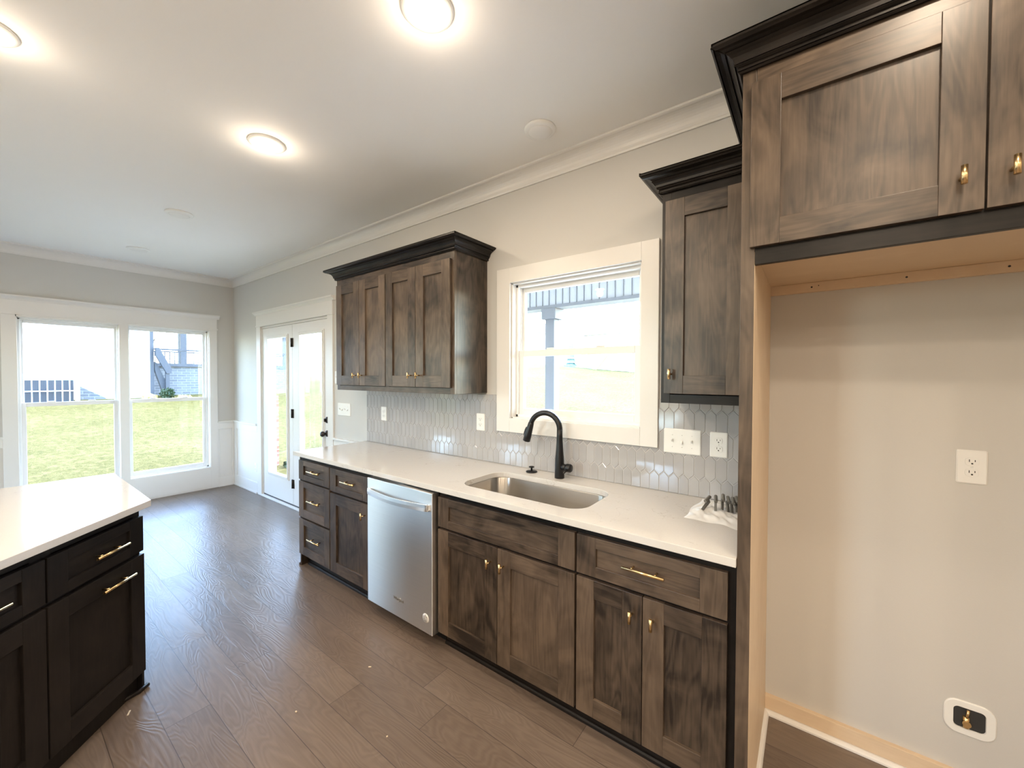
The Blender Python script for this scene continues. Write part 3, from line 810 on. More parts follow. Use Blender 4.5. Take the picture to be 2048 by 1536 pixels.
r = thing('drain_stopper', 'small black disc stopper with round knob sitting on counter left of the faucet', 'stopper', bs)
s = MB(bs); s.lathe(bs, [(0, 0), (.034, 0), (.036, .003), (.034, .007), (.018, .011), (0, .012)], 'z'); s.build('disc', M['black'], r)
s = MB(bs); s.lathe(bs, [(.006, .009), (.0055, .026), (.010, .029), (.0175, .030), (.0175, .034), (.010, .037), (0, .038)], 'z', 24); s.build('knob', M['black'], r)

# ------------------------------------------------------------------ dishwasher
bs = (4.476, -.33, 0)
r = thing('dishwasher', 'stainless steel dishwasher with curved bar handle built in between the base cabinets', 'dishwasher', bs)
s = MB(bs); s.box(4.176, 4.776, -.600, -.03, .085, .872); s.box(4.182, 4.770, -.545, -.53, .0, .10); s.build('tub_body', M['cavity'], r)
s = MB(bs); s.box(4.173, 4.778, -.655, -.602, .081, .866); s.build('door', M['steel'], r, bevel=.004, seg=3)
s = MB(bs)
n = 24; secs = []
for i in range(n + 1):
    t = i / n; x = 4.197 + (4.756 - 4.197) * t
    y = -.668 - .036 * math.sin(math.pi * t); dyy = .0045
    zc = .786
    ring = [(x, y - dyy, zc - .019), (x, y - dyy - .0015, zc), (x, y - dyy, zc + .019), (x, y + dyy, zc + .019), (x, y + dyy, zc - .019)]
    secs.append(ring)
s.ring(secs, smooth=False)
s.box(4.197, 4.209, -.670, -.650, .770, .802); s.box(4.744, 4.756, -.670, -.650, .770, .802)
s.build('handle', M['steel'], r, bevel=.0015)
def text_mesh(name, txt, size, m, parent, loc, rot, extrude=.0006, align='CENTER'):
    cu = bpy.data.curves.new(name, 'FONT'); cu.body = txt; cu.size = size; cu.extrude = extrude; cu.align_x = align; cu.align_y = 'CENTER'
    cu.space_character = 0.95
    to = bpy.data.objects.new(name + '_tmp', cu); COL.objects.link(to)
    dg = bpy.context.evaluated_depsgraph_get(); me = bpy.data.meshes.new_from_object(to.evaluated_get(dg)); bpy.data.objects.remove(to)
    me.materials.clear(); me.materials.append(m)
    o = bpy.data.objects.new(name, me); COL.objects.link(o); o.parent = parent; o.location = loc; o.rotation_euler = rot; return o
text_mesh('logo', 'Whirlpool', .0235, M['grey_metal'], r, (4.487 - bs[0], -.6562 - bs[1], .188), (math.pi / 2, 0, 0))
s = MB(bs); sw = []
for i in range(40):
    a = 2 * math.pi * i / 40; u = .017 * math.cos(a); v = .0055 * math.sin(a); ca, sa = math.cos(.75), math.sin(.75)
    sw.append((4.492 + u * ca - v * sa, -.6562, .189 + u * sa + v * ca))
s.tube(sw + sw[:1], .0007, 6); s.build('logo_ring', M['plate'], r)
s = MB(bs); s.lathe((4.724, -.655, .165), [(0, -.0006), (.0255, -.0006), (.0255, 0), (0, 0)], 'y'); st = s.build('sticker', M['plate'], r)
s = MB(bs)
for k, w in enumerate((.012, .030, .034, .030, .018)): s.box(4.724 - w / 2, 4.724 + w / 2, -.6561, -.6555, .180 - k * .0075, .1835 - k * .0075)
s.build('sticker_print', M['grey_metal'], st)

# ------------------------------------------------------------------ picket tile backsplash
def clip(poly, x0, x1, z0, z1):
    for ax, lim, sg in ((0, x0, 1), (0, x1, -1), (1, z0, 1), (1, z1, -1)):
        out = []
        for i in range(len(poly)):
            a, c = poly[i], poly[(i + 1) % len(poly)]
            da, dc = (a[ax] - lim) * sg, (c[ax] - lim) * sg
            if da >= 0: out.append(a)
            if da * dc < 0:
                t = da / (da - dc); out.append((a[0] + (c[0] - a[0]) * t, a[1] + (c[1] - a[1]) * t))
        poly = out
        if len(poly) < 3: return []
    return poly
PW, RP, PT = .0485, .110, .0225
s = MB()
s.box(3.178, 4.712, -.006, -.0003, .915, 1.382); s.box(4.712, 5.785, -.006, -.0003, .915, 1.20); s.box(5.785, 6.2295, -.006, -.0003, .915, 1.391)
back = s
tl = MB()
for row in range(-1, 6):
    zt = 1.018 + RP * row        # apex (upper tip) of tiles in this row
    xo = 4.312 + (0 if row % 2 == 0 else -PW / 2)
    for k in range(-26, 42):
        xc = xo + PW * k; g = .0013; w = PW / 2 - g
        zl = zt - RP - PT        # lower tip
        poly = [(xc, zt - g), (xc - w, zt - PT - g), (xc - w, zl + PT + g), (xc, zl + g), (xc + w, zl + PT + g), (xc + w, zt - PT - g)]
        top = 1.382 if xc < 5.2 else 1.391
        if 4.76 < xc < 5.74 and zl > 1.20: continue
        if 4.74 < xc < 5.76: top = 1.20
        p = clip(poly, 3.179, 6.229, .9155, top)
        if not p: continue
        tx, tz = random.uniform(-.006, .006), random.uniform(-.006, .006); tone = random.random(); cz = zt - RP / 2
        def Y(q, ins): return -.0085 + tx * (q[0] - xc) + tz * (q[1] - cz) + ins
        cx = sum(a[0] for a in p) / len(p); cz2 = sum(a[1] for a in p) / len(p)
        inner = []
        for a in p:
            dxx, dzz = cx - a[0], cz2 - a[1]; l = math.hypot(dxx, dzz) or 1; e = min(.0026, l * .5)
            inner.append((a[0] + dxx / l * e, a[1] + dzz / l * e))
        n = len(p)
        tl.face([(a[0], Y(a, 0), a[1]) for a in inner], None, tone)
        for i in range(n):
            j2 = (i + 1) % n
            tl.face([(inner[i][0], Y(inner[i], 0), inner[i][1]), (inner[j2][0], Y(inner[j2], 0), inner[j2][1]), (p[j2][0], -.0062, p[j2][1]), (p[i][0], -.0062, p[i][1])], None, tone)
r = thing('tile_backsplash', 'pale grey glossy elongated hexagon tile backsplash above the long white counter', 'backsplash', (0, 0, 0))
back.build('grout_bed', M['grout'], r)
o = tl.build('tiles', M['tile'], r)
# make sure tile faces look into the room
for pgn in o.data.polygons: pass
bm = bmesh.new(); bm.from_mesh(o.data)
bad = [f for f in bm.faces if f.normal.y > 0]
bmesh.ops.reverse_faces(bm, faces=bad); bm.to_mesh(o.data); bm.free()

# ------------------------------------------------------------------ electrical plates
def rplate(b, xc, zc, w, h, y, t=.006):
    pts = rrect(xc - w / 2, xc + w / 2, zc - h / 2, zc + h / 2, .005, 3)
    inn = rrect(xc - w / 2 + .004, xc + w / 2 - .004, zc - h / 2 + .004, zc + h / 2 - .004, .004, 3)
    b.ring([[(p[0], y, p[1]) for p in pts], [(p[0], y - t * .55, p[1]) for p in pts], [(p[0], y - t, p[1]) for p in inn]], smooth=False)
def outlet(xc, zc, y, label, w=.076, h=.120, s=1.0):
    bs = (xc, y, zc)
    r = thing('wall_outlet', label, 'outlet', bs)
    b = MB(bs); rplate(b, xc, zc, w, h, y); pl = b.build('cover_plate', M['plate'], r)
    for sg in (1, -1):
        z = zc + sg * .0195 * s
        b = MB(bs); pts = rrect(xc - .017 * s, xc + .017 * s, z - .0145 * s, z + .0145 * s, .011 * s, 4)
        b.ring([[(p[0], y - .0055, p[1]) for p in pts], [(p[0], y - .0085, p[1]) for p in pts]], smooth=False)
        o = b.build('receptacle', M['plate'], r, bevel=.0006)
        b = MB(bs)
        b.box(xc - .0080 * s, xc - .0058 * s, y - .0088, y - .0083, z - .001 * s, z + .008 * s); b.box(xc + .0058 * s, xc + .0080 * s, y - .0088, y - .0083, z + .0005 * s, z + .007 * s)
        b.lathe((xc, y - .0083, z - .0065 * s), [(0, -.0005), (.0028 * s, -.0005), (.0028 * s, 0), (0, 0)], 'y', 12)
        b.build('slot', M['dark_slot'], o)
    b = MB(bs); b.lathe((xc, y - .006, zc), [(0, -.0012), (.0028, -.0010), (.0032, 0), (0, 0)], 'y', 12); b.build('screw', M['plate'], r)
def switches(x0, x1, zc, y, n, label):
    xc = (x0 + x1) / 2; bs = (xc, y, zc)
    r = thing('light_switch', label, 'switch', bs)
    b = MB(bs); rplate(b, xc, zc, x1 - x0, .124, y); b.build('cover_plate', M['plate'], r)
    for k in range(n):
        x = xc + (k - (n - 1) / 2) * .046
        b = MB(bs); up = (k % 2 == 0)
        b.box(x - .0055, x + .0055, y - .0068, y - .0055, zc - .012, zc + .012)
        z1 = .010 if up else -.010
        b.prism([(y - .006, zc - .006), (y - .006, zc + .006), (y - .017, zc + z1 + .004), (y - .017, zc + z1 - .003)], 'x', x - .004, x + .004)
        b.build('toggle', M['plate'], r, bevel=.0006)
        for sg in (1, -1):
            b = MB(bs); b.lathe((x, y - .006, zc + sg * .030), [(0, -.0012), (.0026, -.0010), (.0030, 0), (0, 0)], 'y', 10); b.build('screw', M['plate'], r)
TY = -.0085
outlet(3.440, 1.180, TY, 'white duplex outlet on the tile under the long wall cabinet, near the patio door')
outlet(4.561, 1.186, TY, 'white duplex outlet on the tile just left of the kitchen window')
outlet(6.069, 1.182, TY, 'white duplex outlet on the tile between triple switch and tall panel')
outlet(6.879, 1.187, 0, 'white duplex outlet on the plain wall inside the refrigerator space')
outlet(0.708, .326, -.004, 'white outlet low on the white wainscot left of the patio door', .070, .114)
switches(5.815, 5.991, 1.182, TY, 3, 'white triple toggle switch plate on the tile right of the kitchen window')
switches(2.680, 2.900, 1.182, 0, 4, 'white four-toggle switch plate on plain wall beside the patio door')
switches(2.626, 2.696, 1.493, 0, 1, 'white switch plate high on wall, half hidden behind the long wall cabinet')
# ice maker supply box
bs = (6.888, 0, .277)
r = thing('water_supply_box', 'white rounded recessed water supply box low on the refrigerator space wall', 'supply box', bs)
s = MB(bs)
def RR(w, h, rr, y, dz=0): return [(p[0], y, p[1]) for p in rrect(6.888 - w / 2, 6.888 + w / 2, .277 - h / 2 + dz, .277 + h / 2 + dz, rr, 6)]
s.ring([RR(.128, .122, .036, 0), RR(.128, .122, .036, -.004), RR(.122, .116, .033, -.006), RR(.080, .076, .014, -.006), RR(.078, .074, .013, -.001)], caps=False, smooth=False)
s.build('flange', M['plate'], r)
s = MB(bs); s.face(RR(.0785, .0745, .013, -.0012), None)
s.build('recess', M['dark_slot'], r)
s = MB(bs); s.cyl((6.880, -.003, .245), (6.880, -.003, .285), .009, 14); s.cyl((6.880, -.004, .262), (6.880, -.016, .262), .011, 14); s.cyl((6.880, -.012, .285), (6.884, -.010, .312), .004, 10)
s.build('valve', M['brass'], r)
# recess is shallow: set the valve behind the flange lip

# ------------------------------------------------------------------ island (front at 45 degrees)
PRX, PRY = 3.906, -1.638
poly = [(3.034, PRY), (PRX, PRY), (PRX + 1.134, PRY - 1.134), (PRX + 1.134, -4.3), (3.034, -4.3)]
s = MB((3.9, -2.6, .884)); s.prism(poly[::-1], 'z', .8842, .914)
o = s.build('island_countertop', M['quartz'], bevel=.002); tag(o, 'glossy white quartz island top with angled front edge, at lower left', 'countertop')
RZ = math.radians(135)
def island_unit(label, s0, s1, drawers, doors, end=False):
    # local frame: x = -s, front faces -y; root sits at front corner of the counter
    rt = thing('island_cabinet', label, 'cabinet', (PRX, PRY, 0), RZ, 'cabinets in the island')
    b0 = (0, 0, 0); yf = .030; yc = yf + .020
    b = MB(b0); x0, x1 = -s1, -s0
    if end:
        b.prism([(x0 + .001, yc + .019), (x1, yc + .019), (x1 - .36, .44), (x0 + .001, .44)], 'z', .0, .884)
    else:
        b.box(x0 + .001, x1 - .001, yc + .019, .44, .10, .884, 'z')
    b.build('body', M['stain_shaded'], rt)
    face_frame(rt, b0, x0, x1, .10, .884, yc, bars=(.669,), m=M['stain_shaded'])
    tk = MB(b0); tk.box(x0, x1 - (.02 if end else 0), yc + .07, yc + .082, 0, .10, 'x'); tk.build('toe_kick', M['stain_shaded'], rt)
    for a, c, z0, z1, pl, nm in doors:
        d = shaker(rt, b0, nm, -c, -a, z0, z1, yf, .078, .042 if z1 - z0 < .2 else .078, .042 if z1 - z0 < .2 else .078, m=M['stain_shaded'])
        if pl: pull(d, b0, -pl[1], -pl[0], pl[2], yf + (.009 if z1 - z0 < .2 else 0))
    if end:
        sm = MB(b0); sm.box(x1 - .002, x1 + .012, yc - .004, yc + .05, 0, .0998, 'z'); sm.build('end_foot', M['stain_shaded'], rt)
        sm = MB(b0); sm.tube([(x1 - .13, yc + .066, .009), (x1 - .02, yc - .004, .010), (x1 + .026, yc - .010, .010)], [.009, .0095, .0095], 10); sm.build('shoe_moulding', M['stain_shaded'], rt)
    return rt
island_unit('dark end cabinet of the island with drawer above a pull-out door, both with brass bars', .004, .460, 0,
            [(.008, .457, .678, .842, (.124, .284, .757), 'drawer'), (.004, .457, .100, .661, (.102, .268, .608), 'door')], True)
island_unit('dark island cabinet cut off by the left picture edge, next to the end cabinet', .460, .930, 0,
            [(.465, .925, .678, .842, (.603, .765, .756), 'drawer'), (.465, .693, .100, .661, None, 'door'), (.696, .925, .100, .661, None, 'door')])
rt = thing('island_cabinet', 'dark rear and side body of the island under the white top', 'cabinet', (3.9, -3.3, 0), 0, 'cabinets in the island')
s = MB((3.9, -3.3, 0))
s.prism([(3.07, PRY - .03), (3.30, PRY - .03), (3.30, -2.32), (4.22, -3.24), (4.60, -3.24), (4.60, -4.26), (3.07, -4.26)][::-1], 'z', 0, .884); s.build('body', M['stain_shaded'], rt)

# ------------------------------------------------------------------ ceiling fixtures
def downlight(x, y, lit, label, power=1.0):
    bs = (x, y, CE)
    r = thing('recessed_light', label, 'ceiling light', bs, 0, 'recessed ceiling lights')
    s = MB(bs); s.lathe(bs, [(.092, 0), (.094, -.004), (.088, -.010), (.072, -.016), (.068, -.016), (.068, -.012)], 'z', 40); s.build('trim_ring', M['plate'], r)
    s = MB(bs); s.lathe(bs, [(0, -.0195), (.030, -.0190), (.055, -.0175), (.0715, -.0145), (.0715, -.010), (0, -.010)], 'z', 40); s.build('lens', M['lens_on'] if lit else M['lens_off'], r)
    if lit:
        ld = bpy.data.lights.new('downlight_lamp', 'AREA'); ld.shape = 'DISK'; ld.size = .13; ld.energy = LAMP_W * power; ld.color = LAMP_COL
        lo = bpy.data.objects.new('downlight_lamp', ld); COL.objects.link(lo); lo.parent = r; lo.location = (0, 0, -.024)
        ld = bpy.data.lights.new('downlight_spill', 'POINT'); ld.shadow_soft_size = .05; ld.energy = SPILL_W * power; ld.color = LAMP_COL
        lo = bpy.data.objects.new('downlight_spill', ld); COL.objects.link(lo); lo.parent = r; lo.location = (0, 0, -.080)
downlight(3.94, -1.13, True, 'lit recessed ceiling light in middle of picture, above the far end of the island')
downlight(5.30, -1.14, True, 'lit recessed ceiling light cut by the top picture edge, nearest the sink')
downlight(3.90, -2.10, True, 'lit recessed ceiling light cut by the upper left picture edge')
downlight(2.31, -1.135, False, 'unlit recessed ceiling light between the lit one and the far window')
downlight(.815, -1.12, False, 'unlit recessed ceiling light farthest back, close to the far window wall')
for x, y in ((6.74, -1.20), (6.74, -2.25), (5.30, -2.10), (5.30, -3.2), (6.74, -3.3), (3.90, -3.2), (8.2, -2.2), (8.2, -3.8), (9.6, -1.2), (9.6, -3.2), (5.3, -4.6), (7.2, -4.7), (9.4, -4.8)):  # unseen: nearest match door reflections, farther ones added and boosted for ambient fill
    downlight(x, y, True, 'lit recessed ceiling light out of the picture, in the grid extended to brighten the room', 2.2 if (x > 8 or y < -3) else 1.0)
bs = (5.249, -.320, CE)
r = thing('smoke_detector', 'round white unlit ceiling dome near the crown moulding, above the kitchen window', 'detector', bs)
s = MB(bs); s.lathe(bs, [(.082, 0), (.084, -.006), (.079, -.014), (.066, -.019)], 'z', 40); s.build('base_ring', M['plate'], r)
s = MB(bs); s.lathe(bs, [(0, -.029), (.030, -.028), (.052, -.024), (.066, -.018), (.066, -.010), (0, -.010)], 'z', 40); s.build('dome', M['lens_off'], r)

# ------------------------------------------------------------------ bag of hardware on the counter
bs = (6.10, -.19, .914)
nx, ny = 30, 22; s = MB(bs)
A, Bq, Cq, D = Vector((6.002, -.018)), Vector((5.992, -.348)), Vector((6.215, -.372)), Vector((6.218, -.020))
def H(u, v):
    e = min(u, 1 - u, v, 1 - v)
    k = abs(math.sin(u * 9 + v * 5) * math.cos(v * 11 - u * 6)) * .55 + abs(math.sin(u * 23 - v * 17 + 1)) * .25
    return .9150 + .016 * min(1, e * 5) * k + .004 * (v ** 3) * math.sin(u * 7)**2
idx = []
for i in range(nx + 1):
    for j in range(ny + 1):
        u, v = i / nx, j / ny
        p = (A * (1 - u) + D * u) * (1 - v) + (Bq * (1 - u) + Cq * u) * v
        p = p + Vector((.006 * math.sin(v * 9), -.008 * math.sin(u * 8) * v))
        s.v.append((p.x - bs[0], p.y - bs[1], H(u, v) - bs[2]))
for i in range(nx):
    for j in range(ny):
        a = i * (ny + 1) + j; s.face(None, None, .5, True, 0, [a, a + ny + 1, a + ny + 2, a + 1])
o = s.build('plastic_bag', M['film']); o.location = bs
tag(o, 'crumpled clear plastic bag lying on the counter corner beside the tall panel', 'bag')
items = [(6.055, -.178, -20, .0, 1), (6.083, -.165, 12, .1, 0), (6.102, -.150, 18, .45, 1), (6.120, -.148, 24, .55, 1), (6.138, -.160, 22, .6, 0), (6.152, -.150, 26, .6, 1), (6.170, -.150, 24, .65, 1), (6.186, -.152, 28, .6, 1), (6.201, -.166, 20, .6, 1)]
proto = None
for k, (x, y, rz, tilt, head) in enumerate(items):
    if proto is None:
        proto = thing('metal_bracket', '', 'bracket', (0, 0, 0), 0, 'grey metal brackets on the plastic bag')
        s = MB()
        for k2 in range(3): s.prism([(.006, .040), (-.048, .004), (-.040, -.001), (.014, .028)], 'x', -.0045 + k2 * .0036, -.0024 + k2 * .0036)
        s.build('plate', M['grey_metal'], proto)
        s = MB(); s.cyl((0, -.020, .036), (0, .018, .052), .0072, 14); s.build('barrel', M['grey_metal'], proto, bevel=.001)
        rt = proto
    else:
        rt = proto.copy(); COL.objects.link(rt)
        for ch in list(proto.children):
            c = ch.copy(); COL.objects.link(c); c.parent = rt
    rt.location = (x, y, .9175 + .003 * (k % 3) + .004 * (k > 1)); rt.rotation_euler = (0, tilt * .55, math.radians(rz))
    rt['label'] = ('small grey metal bracket standing alone at left of the bracket pile on the bag' if k == 0 else
                   'second small grey metal bracket from the left, lying flat on the bag' if k == 1 else
                   'small grey metal bracket leaning in the packed row against the tall panel')

# floor debris
for k, (x, y, rz, l, w, lab) in enumerate(((4.003, -1.742, -25, .030, .006, 'small pale wood sliver on the floor by the island foot'),
                                    (4.61, -.93, 40, .014, .005, 'tiny curled pale shaving on the floor in front of the dishwasher'),
                                    (5.02, -1.12, 70, .007, .005, 'tiny white crumb on the floor in front of the sink cabinet'),
                                    (4.59, -1.29, 10, .008, .006, 'tiny white crumb in the middle of the open floor'))):
    s = MB((x, y, 0)); s.box(x - l / 2, x + l / 2, y - w / 2, y + w / 2, .0003, .004); o = s.build('wood_chip', M['chip'], bevel=.001)
    o.rotation_euler = (0, 0, math.radians(rz)); tag(o, lab, 'debris')

# ------------------------------------------------------------------ outdoors
def gz(x, y):
    return -.30 + .085 * max(0, -x - 1.2) * (1 if x > -14 else 0) + (.085 * 12.8 if x <= -14 else 0) + .095 * max(0, min(y, 24) - 4)
s = MB()
xs = [-60, -30, -20] + [-14 + .7 * i for i in range(19)] + [0, 4, 8, 14, 20]; ys = [-40, -20, -8, -4, -2, -1, 0] + [1 + i for i in range(24)] + [30, 50]
for x in xs:
    for y in ys: s.v.append((x, y, gz(x, y)))
n = len(ys)
for i in range(len(xs) - 1):
    for j in range(n - 1): s.face(None, None, .5, True, 0, [i * n + j, (i + 1) * n + j, (i + 1) * n + j + 1, i * n + j + 1])
struct(s.build('ground', M['lawn']))

# porch in front of the window wall
r = thing('porch_roof', 'white porch roof with ribbed beam face seen through top of the kitchen window', 'porch', (3.5, 1.6, 2.5))
b0 = (3.5, 1.6, 2.5)
s = MB(b0); s.box(0.2, 11, T, 3.4, 2.84, 2.98); s.build('roof_deck', M['siding'], r)
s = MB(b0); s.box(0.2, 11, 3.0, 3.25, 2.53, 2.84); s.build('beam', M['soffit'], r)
s = MB(b0)
x = 2.0
while x < 6.5:
    s.box(x, x + .010, 2.988, 3.0, 2.575, 2.83); x += .115
s.box(0.2, 11, 2.985, 3.0, 2.53, 2.572); s.build('batten', M['column'], r)
struct_p = SB('porch_slab', M['concrete'], [(0.2, 11, T + .02, 3.5, -.6, -.12)])
def column(x, y, zb, zt, w, label):
    bs = (x, y, zb); r = thing('porch_column', label, 'column', bs)
    s = MB(bs); s.box(x, x + w, y, y + w, zb, zt, 'z'); s.build('shaft', M['column'], r, bevel=.004)
    s = MB(bs); s.box(x - .045, x + w + .045, y - .045, y + w + .045, zt - .16, zt - .001); s.build('capital', M['column'], r, bevel=.004)
column(3.19, 3.02, -.12, 2.529, .155, 'square grey porch column with capital outside the kitchen window')
bs = (-1.95, 1.30, -.4)
r = thing('porch_column', 'brick column base outside the left patio door glass', 'column', bs)
s = MB(bs)
def brickbox(s, x0, x1, y0, y1, z0, z1):
    for q, uv in ((((x0, y0), (x1, y0)), x1 - x0), (((x1, y0), (x1, y1)), y1 - y0), (((x1, y1), (x0, y1)), x1 - x0), (((x0, y1), (x0, y0)), y1 - y0)):
        (a, b_), (c, d) = q
        s.face([(a, b_, z0), (c, d, z0), (c, d, z1), (a, b_, z1)], [(0, z0), (uv, z0), (uv, z1), (0, z1)])
    s.face([(x0, y0, z1), (x1, y0, z1), (x1, y1, z1), (x0, y1, z1)], [(0, 0), (.1, 0), (.1, .1), (0, .1)])
brickbox(s, -2.28, -1.88, .98, 1.36, -.4, 1.12); s.build('brick_base', M['brick_red'], r)
s = MB(bs); s.box(-2.25, -1.91, 1.01, 1.33, 1.12, 3.6); s.build('shaft', M['siding'], r)

def foliage(name, label, cat, c, rx, rz, n, size, m, stem=True, group=None):
    r = thing(name, label, cat, c, 0, group)
    s = MB(c); rnd = random.Random(int(abs(c[0] * 100)) + n)
    for _ in range(n):
        d = Vector((rnd.gauss(0, 1), rnd.gauss(0, 1), rnd.gauss(0, 1))).normalized() * rnd.random() ** .4
        p = Vector((c[0] + d.x * rx, c[1] + d.y * rx, c[2] + rz + d.z * rz))
        t = Vector((rnd.gauss(0, 1), rnd.gauss(0, 1), rnd.gauss(0, 1))).normalized(); q = t.orthogonal().normalized()
        s.face([p, p + (t + q) * size * .5, p + t * size, p + (t - q) * size * .5], None, rnd.random())
    s.build('foliage', m, r)
    if stem:
        s = MB(c)
        for _ in range(5):
            a = rnd.uniform(0, 6.28); s.tube([(c[0], c[1], c[2] - .05), (c[0] + math.cos(a) * rx * .4, c[1] + math.sin(a) * rx * .4, c[2] + rz * 1.2)], [.015, .006], 6)
        s.build('stem', M['bark'], r)
    return r
foliage('bush', 'leafy green bush at foot of the brick column, low in the left patio door glass', 'bush', (-1.68, 1.62, -.36), .26, .12, 900, .045, M['leaf'])
foliage('bush', 'dark green bush at foot of the neighbour stairs, in the far window', 'bush', (-12.25, 1.95, .66), .20, .20, 700, .06, M['leaf'])
foliage('grass_clump', 'pale straw grass clump beside the dark bush, in the far window', 'plant', (-12.5, 1.50, .62), .18, .10, 400, .09, M['dry_grass'], False)
foliage('grass_clump', 'bleached low grass clump right of the dark bush, in the far window', 'plant', (-12.2, 2.42, .60), .22, .08, 400, .08, M['dry_grass'], False)

# neighbour house behind the far window
XH = -13.0
r = thing('neighbour_house', 'white-sided neighbouring house filling the upper far window', 'house', (XH, -4, .5)); hb = (XH, -4, .5)
s = MB(hb); s.box(XH - 8, XH, -12, 1.62, .3, 4.2); s.build('wall', M['siding'], r)
s = MB(hb); s.box(XH - .06, XH + .05, 1.62, 1.72, .60, 4.2); s.build('corner_post', M['slate'], r)
s = MB(hb)
s.face([(XH + .012, -.22, .5), (XH + .012, .62, .5), (XH + .012, .45, .75), (XH + .012, .10, .98), (XH + .012, -.22, 1.20)], [(0, 0), (.84, 0), (.67, .25), (.32, .5), (0, .7)])
s.build('foundation', M['brick_grey'], r)
s = MB(hb); s.prism([(XH - 8.6, 4.1), (XH + .4, 4.1), (XH - 4, 5.6)], 'y', -12.5, 1.66); s.build('roof', M['roofing'], r)
r = thing('white_fence', 'white railed fence in front of the neighbour house, left pane of far window', 'fence', (XH + .5, -.9, .6)); fb = (XH + .5, -.9, .6)
s = MB(fb); yy = -2.6
for z in (.62, 1.02, 1.42): s.box(XH + .48, XH + .52, -2.6, -.28, z - .015, z + .015)
s.build('rail', M['vinyl'], r)
s = MB(fb)
while yy < -.3: s.box(XH + .485, XH + .515, yy, yy + .025, .45, 1.43); yy += .155
s.build('picket', M['vinyl'], r)
s = MB(fb); s.box(XH + .45, XH + .55, -.30, -.20, .4, 1.46); s.build('post', M['vinyl'], r)
s = MB((XH + .25, -1.5, .5)); s.box(XH + .1, XH + .38, -2.7, -.32, .4, 1.36); o = s.build('shaded_backdrop', M['slate'], bevel=.01)  # box added as the blue, shaded backdrop; its shade is in the colour
tag(o, 'blue-grey box coloured as the shaded backdrop behind the white fence, left pane of far window', 'box')
# neighbour deck: brick skirt, posts, railing, stair
XD = XH - .6
r = thing('raised_deck', 'neighbour raised deck on pale brick with posts and railing, right pane of far window', 'deck', (XD, 3.5, .6)); db = (XD, 3.5, .6)
s = MB(db); brickbox(s, XD - 4, XD, 1.73, 7.0, .3, 1.86); s.build('brick_skirt', M['brick_grey'], r)
s = MB(db); s.box(XD - 4, XD + .1, 1.75, 7.0, 1.862, 1.99); s.build('deck_floor', M['slate'], r)
s = MB(db); s.box(XD - .06, XD + .08, 1.8, 7.0, 2.49, 2.55); s.box(XD, XD + .04, 1.8, 7.0, 2.41, 2.46); s.build('handrail', M['slate'], r)
yy = 1.85
while yy < 6.9:
    s = MB(db); s.box(XD + .01, XD + .03, yy, yy + .028, 1.99, 2.42); s.build('baluster', M['slate'], r); yy += .15
for y0, xx in ((2.65, XD - .02), (3.10, XD - 2.2), (6.5, XD)):
    s = MB(db); s.box(xx - .12, xx + .08, y0, y0 + .19, 1.99, 4.4); s.build('post', M['slate'], r)
s = MB(db); s.box(XD - 4.5, XD + .5, 1.73, 7.3, 4.4, 4.6); s.build('roof', M['siding'], r)
r = thing('stair', 'blue-grey timber stair with solid handrail running down from the neighbour deck', 'stair', (XH + .2, 2.0, .6)); sb = (XH + .2, 2.0, .6)
s = MB(sb); s.prism([(1.74, 2.54), (1.84, 2.54), (2.20, 1.74), (2.17, 1.60), (2.05, 1.58), (1.74, 2.24)], 'x', XH + .10, XH + .24); s.build('handrail', M['slate'], r, bevel=.005)
s = MB(sb); s.prism([(1.74, 2.02), (1.80, 1.98), (2.12, 1.10), (2.12, .66), (2.02, .66), (1.74, 1.70)], 'x', XH - .12, XH + .08); s.build('stringer', M['slate'], r, bevel=.005)
s = MB(sb); s.box(XH + .08, XH + .20, 2.02, 2.13, .60, 1.64); s.build('newel_post', M['slate'], r)
# bare tree
def tree_branches(s, p, d, l, rad, depth, rnd):
    q = p + d * l; s.tube([p, q], [rad, rad * .65], 6)
    if depth:
        for k in range(3 if depth > 1 else 2):
            nd = (d + Vector((rnd.gauss(0, .38), rnd.gauss(0, .38), rnd.gauss(.1, .2)))).normalized()
            tree_branches(s, q, nd, l * .74, rad * .6, depth - 1, rnd)
s = MB((-22, 3.3, 1.0)); tree_branches(s, Vector((-22, 3.3, .8)), Vector((0, 0, 1)), 1.5, .06, 4, random.Random(5))
o = s.build('bare_tree', M['bark']); tag(o, 'slender leafless tree behind the neighbour deck railing', 'tree')
# hillside houses seen through the kitchen window and patio door
def hill_house(x0, x1, y, zb, zw, zp, label):
    bs = (x0, y, zb); r = thing('hillside_house', label, 'house', bs)
    s = MB(bs); s.box(x0, x1, y, y + 8, zb, zw); s.build('wall', M['siding'], r)
    s = MB(bs); s.prism([(x0 - .4, zw), (x1 + .4, zw), ((x0 + x1) / 2, zp)], 'y', y - .4, y + 8.4); s.build('roof', M['roofing'], r)
    for t in (.28, .66):
        s = MB(bs); xm = x0 + (x1 - x0) * t; s.box(xm - .4, xm + .4, y - .05, y, zw - 1.5, zw - .4); s.build('window', M['pane_dark'], r)
hill_house(-8.4, -3.6, 28, 1.6, 4.9, 5.7, 'pale gabled house up the slope in the kitchen window')
hill_house(-24.5, -17, 34, 1.2, 6.2, 8.3, 'white house up the slope seen through the right patio door')
r = thing('timber_deck', 'raw yellow pine deck with stair beside the hillside house, right edge of kitchen window', 'deck', (-4.6, 26.5, 1.7)); tb = (-4.6, 26.5, 1.7)
s = MB(tb)
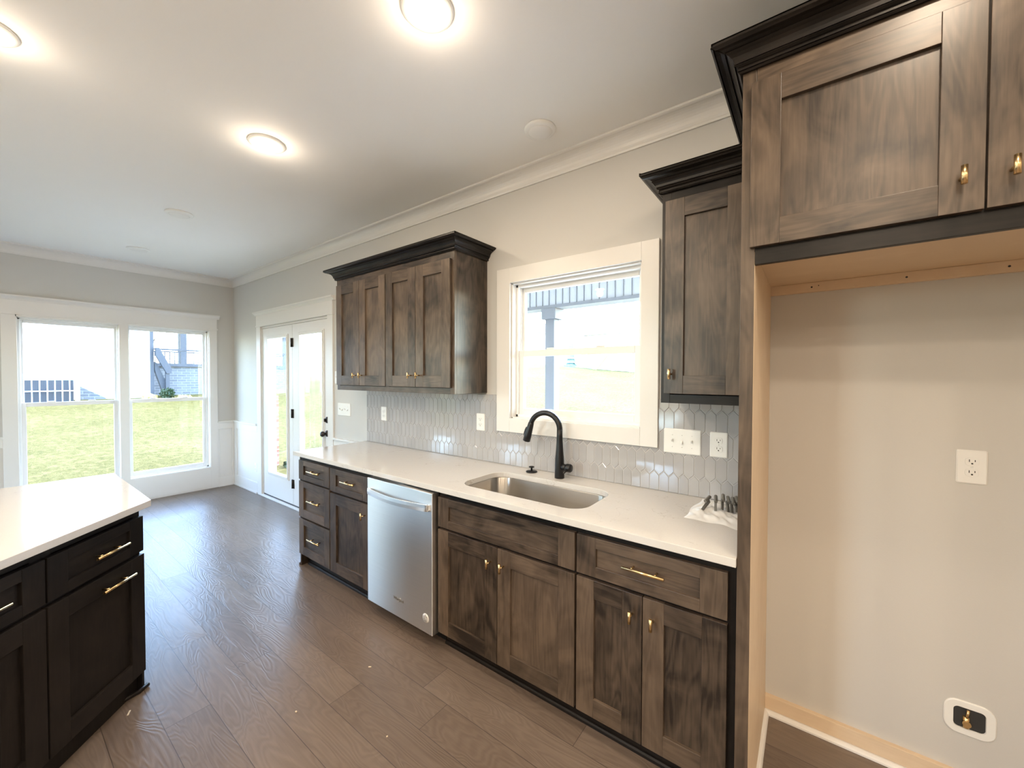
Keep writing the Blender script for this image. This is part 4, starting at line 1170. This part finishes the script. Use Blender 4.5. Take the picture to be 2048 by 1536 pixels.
s.box(-5.6, -2.5, 26.3, 27.8, 3.70, 4.0); s.box(-5.6, -5.4, 26.3, 26.5, 1.6, 3.7); s.box(-4.2, -4.0, 26.3, 26.5, 1.6, 3.7); s.box(-5.6, -2.5, 26.3, 26.4, 4.6, 4.7)
s.build('frame', M['raw_timber'], r)
s = MB(tb); s.prism([(-7.4, 1.8), (-7.0, 1.8), (-5.6, 3.5), (-5.6, 3.8)], 'y', 26.3, 26.5); s.build('stair', M['raw_timber'], r)
s = MB((-9.6, 27, 1.8)); s.box(-9.9, -9.3, 26.7, 27.2, 1.7, 2.5); o = s.build('utility_box', M['blue_plastic'], bevel=.03); tag(o, 'small teal utility box on the slope in the kitchen window', 'box')
r = thing('evergreen_tree', 'small blue-green conifer on the slope right of the porch column', 'tree', (-9.9, 28, 2.0))
s = MB((-9.9, 28, 2.0))
for k in range(6): s.lathe((-9.9, 28, 2.3 + k * .35), [(.75 - k * .11, 0), (.25 - k * .03, .42), (.02, .50)], 'z', 10, smooth=False)
s.build('foliage', M['needles'], r)
s = MB((-9.9, 28, 2.0)); s.cyl((-9.9, 28, 1.7), (-9.9, 28, 2.5), .08, 8); s.build('trunk', M['bark'], r)

# light portals in the openings help the sky light find its way in (they give off no light of their own)
def portal(name, loc, rot, sx, sy):
    d = bpy.data.lights.new(name, 'AREA'); d.shape = 'RECTANGLE'; d.size = sx; d.size_y = sy; d.cycles.is_portal = True
    o = bpy.data.objects.new(name, d); COL.objects.link(o); o.location = loc; o.rotation_euler = rot
portal('portal', (-.2, -1.09, 1.19), (0, -math.pi / 2, 0), 1.82, 1.6)
portal('portal', (-.2, -4.09, 1.19), (0, -math.pi / 2, 0), 1.82, .78)
for a0, a1 in FILL_WINS: portal('portal', ((a0 + a1) / 2, -5.8, 1.32), (math.pi / 2, 0, 0), a1 - a0, 2.15)
portal('portal', (5.26, .2, 1.68), (-math.pi / 2, 0, 0), .87, .89)
portal('portal', (1.71, .2, 1.15), (-math.pi / 2, 0, 0), 1.6, 1.9)
for o in bpy.data.objects:
    if '_b' in o: del o['_b']
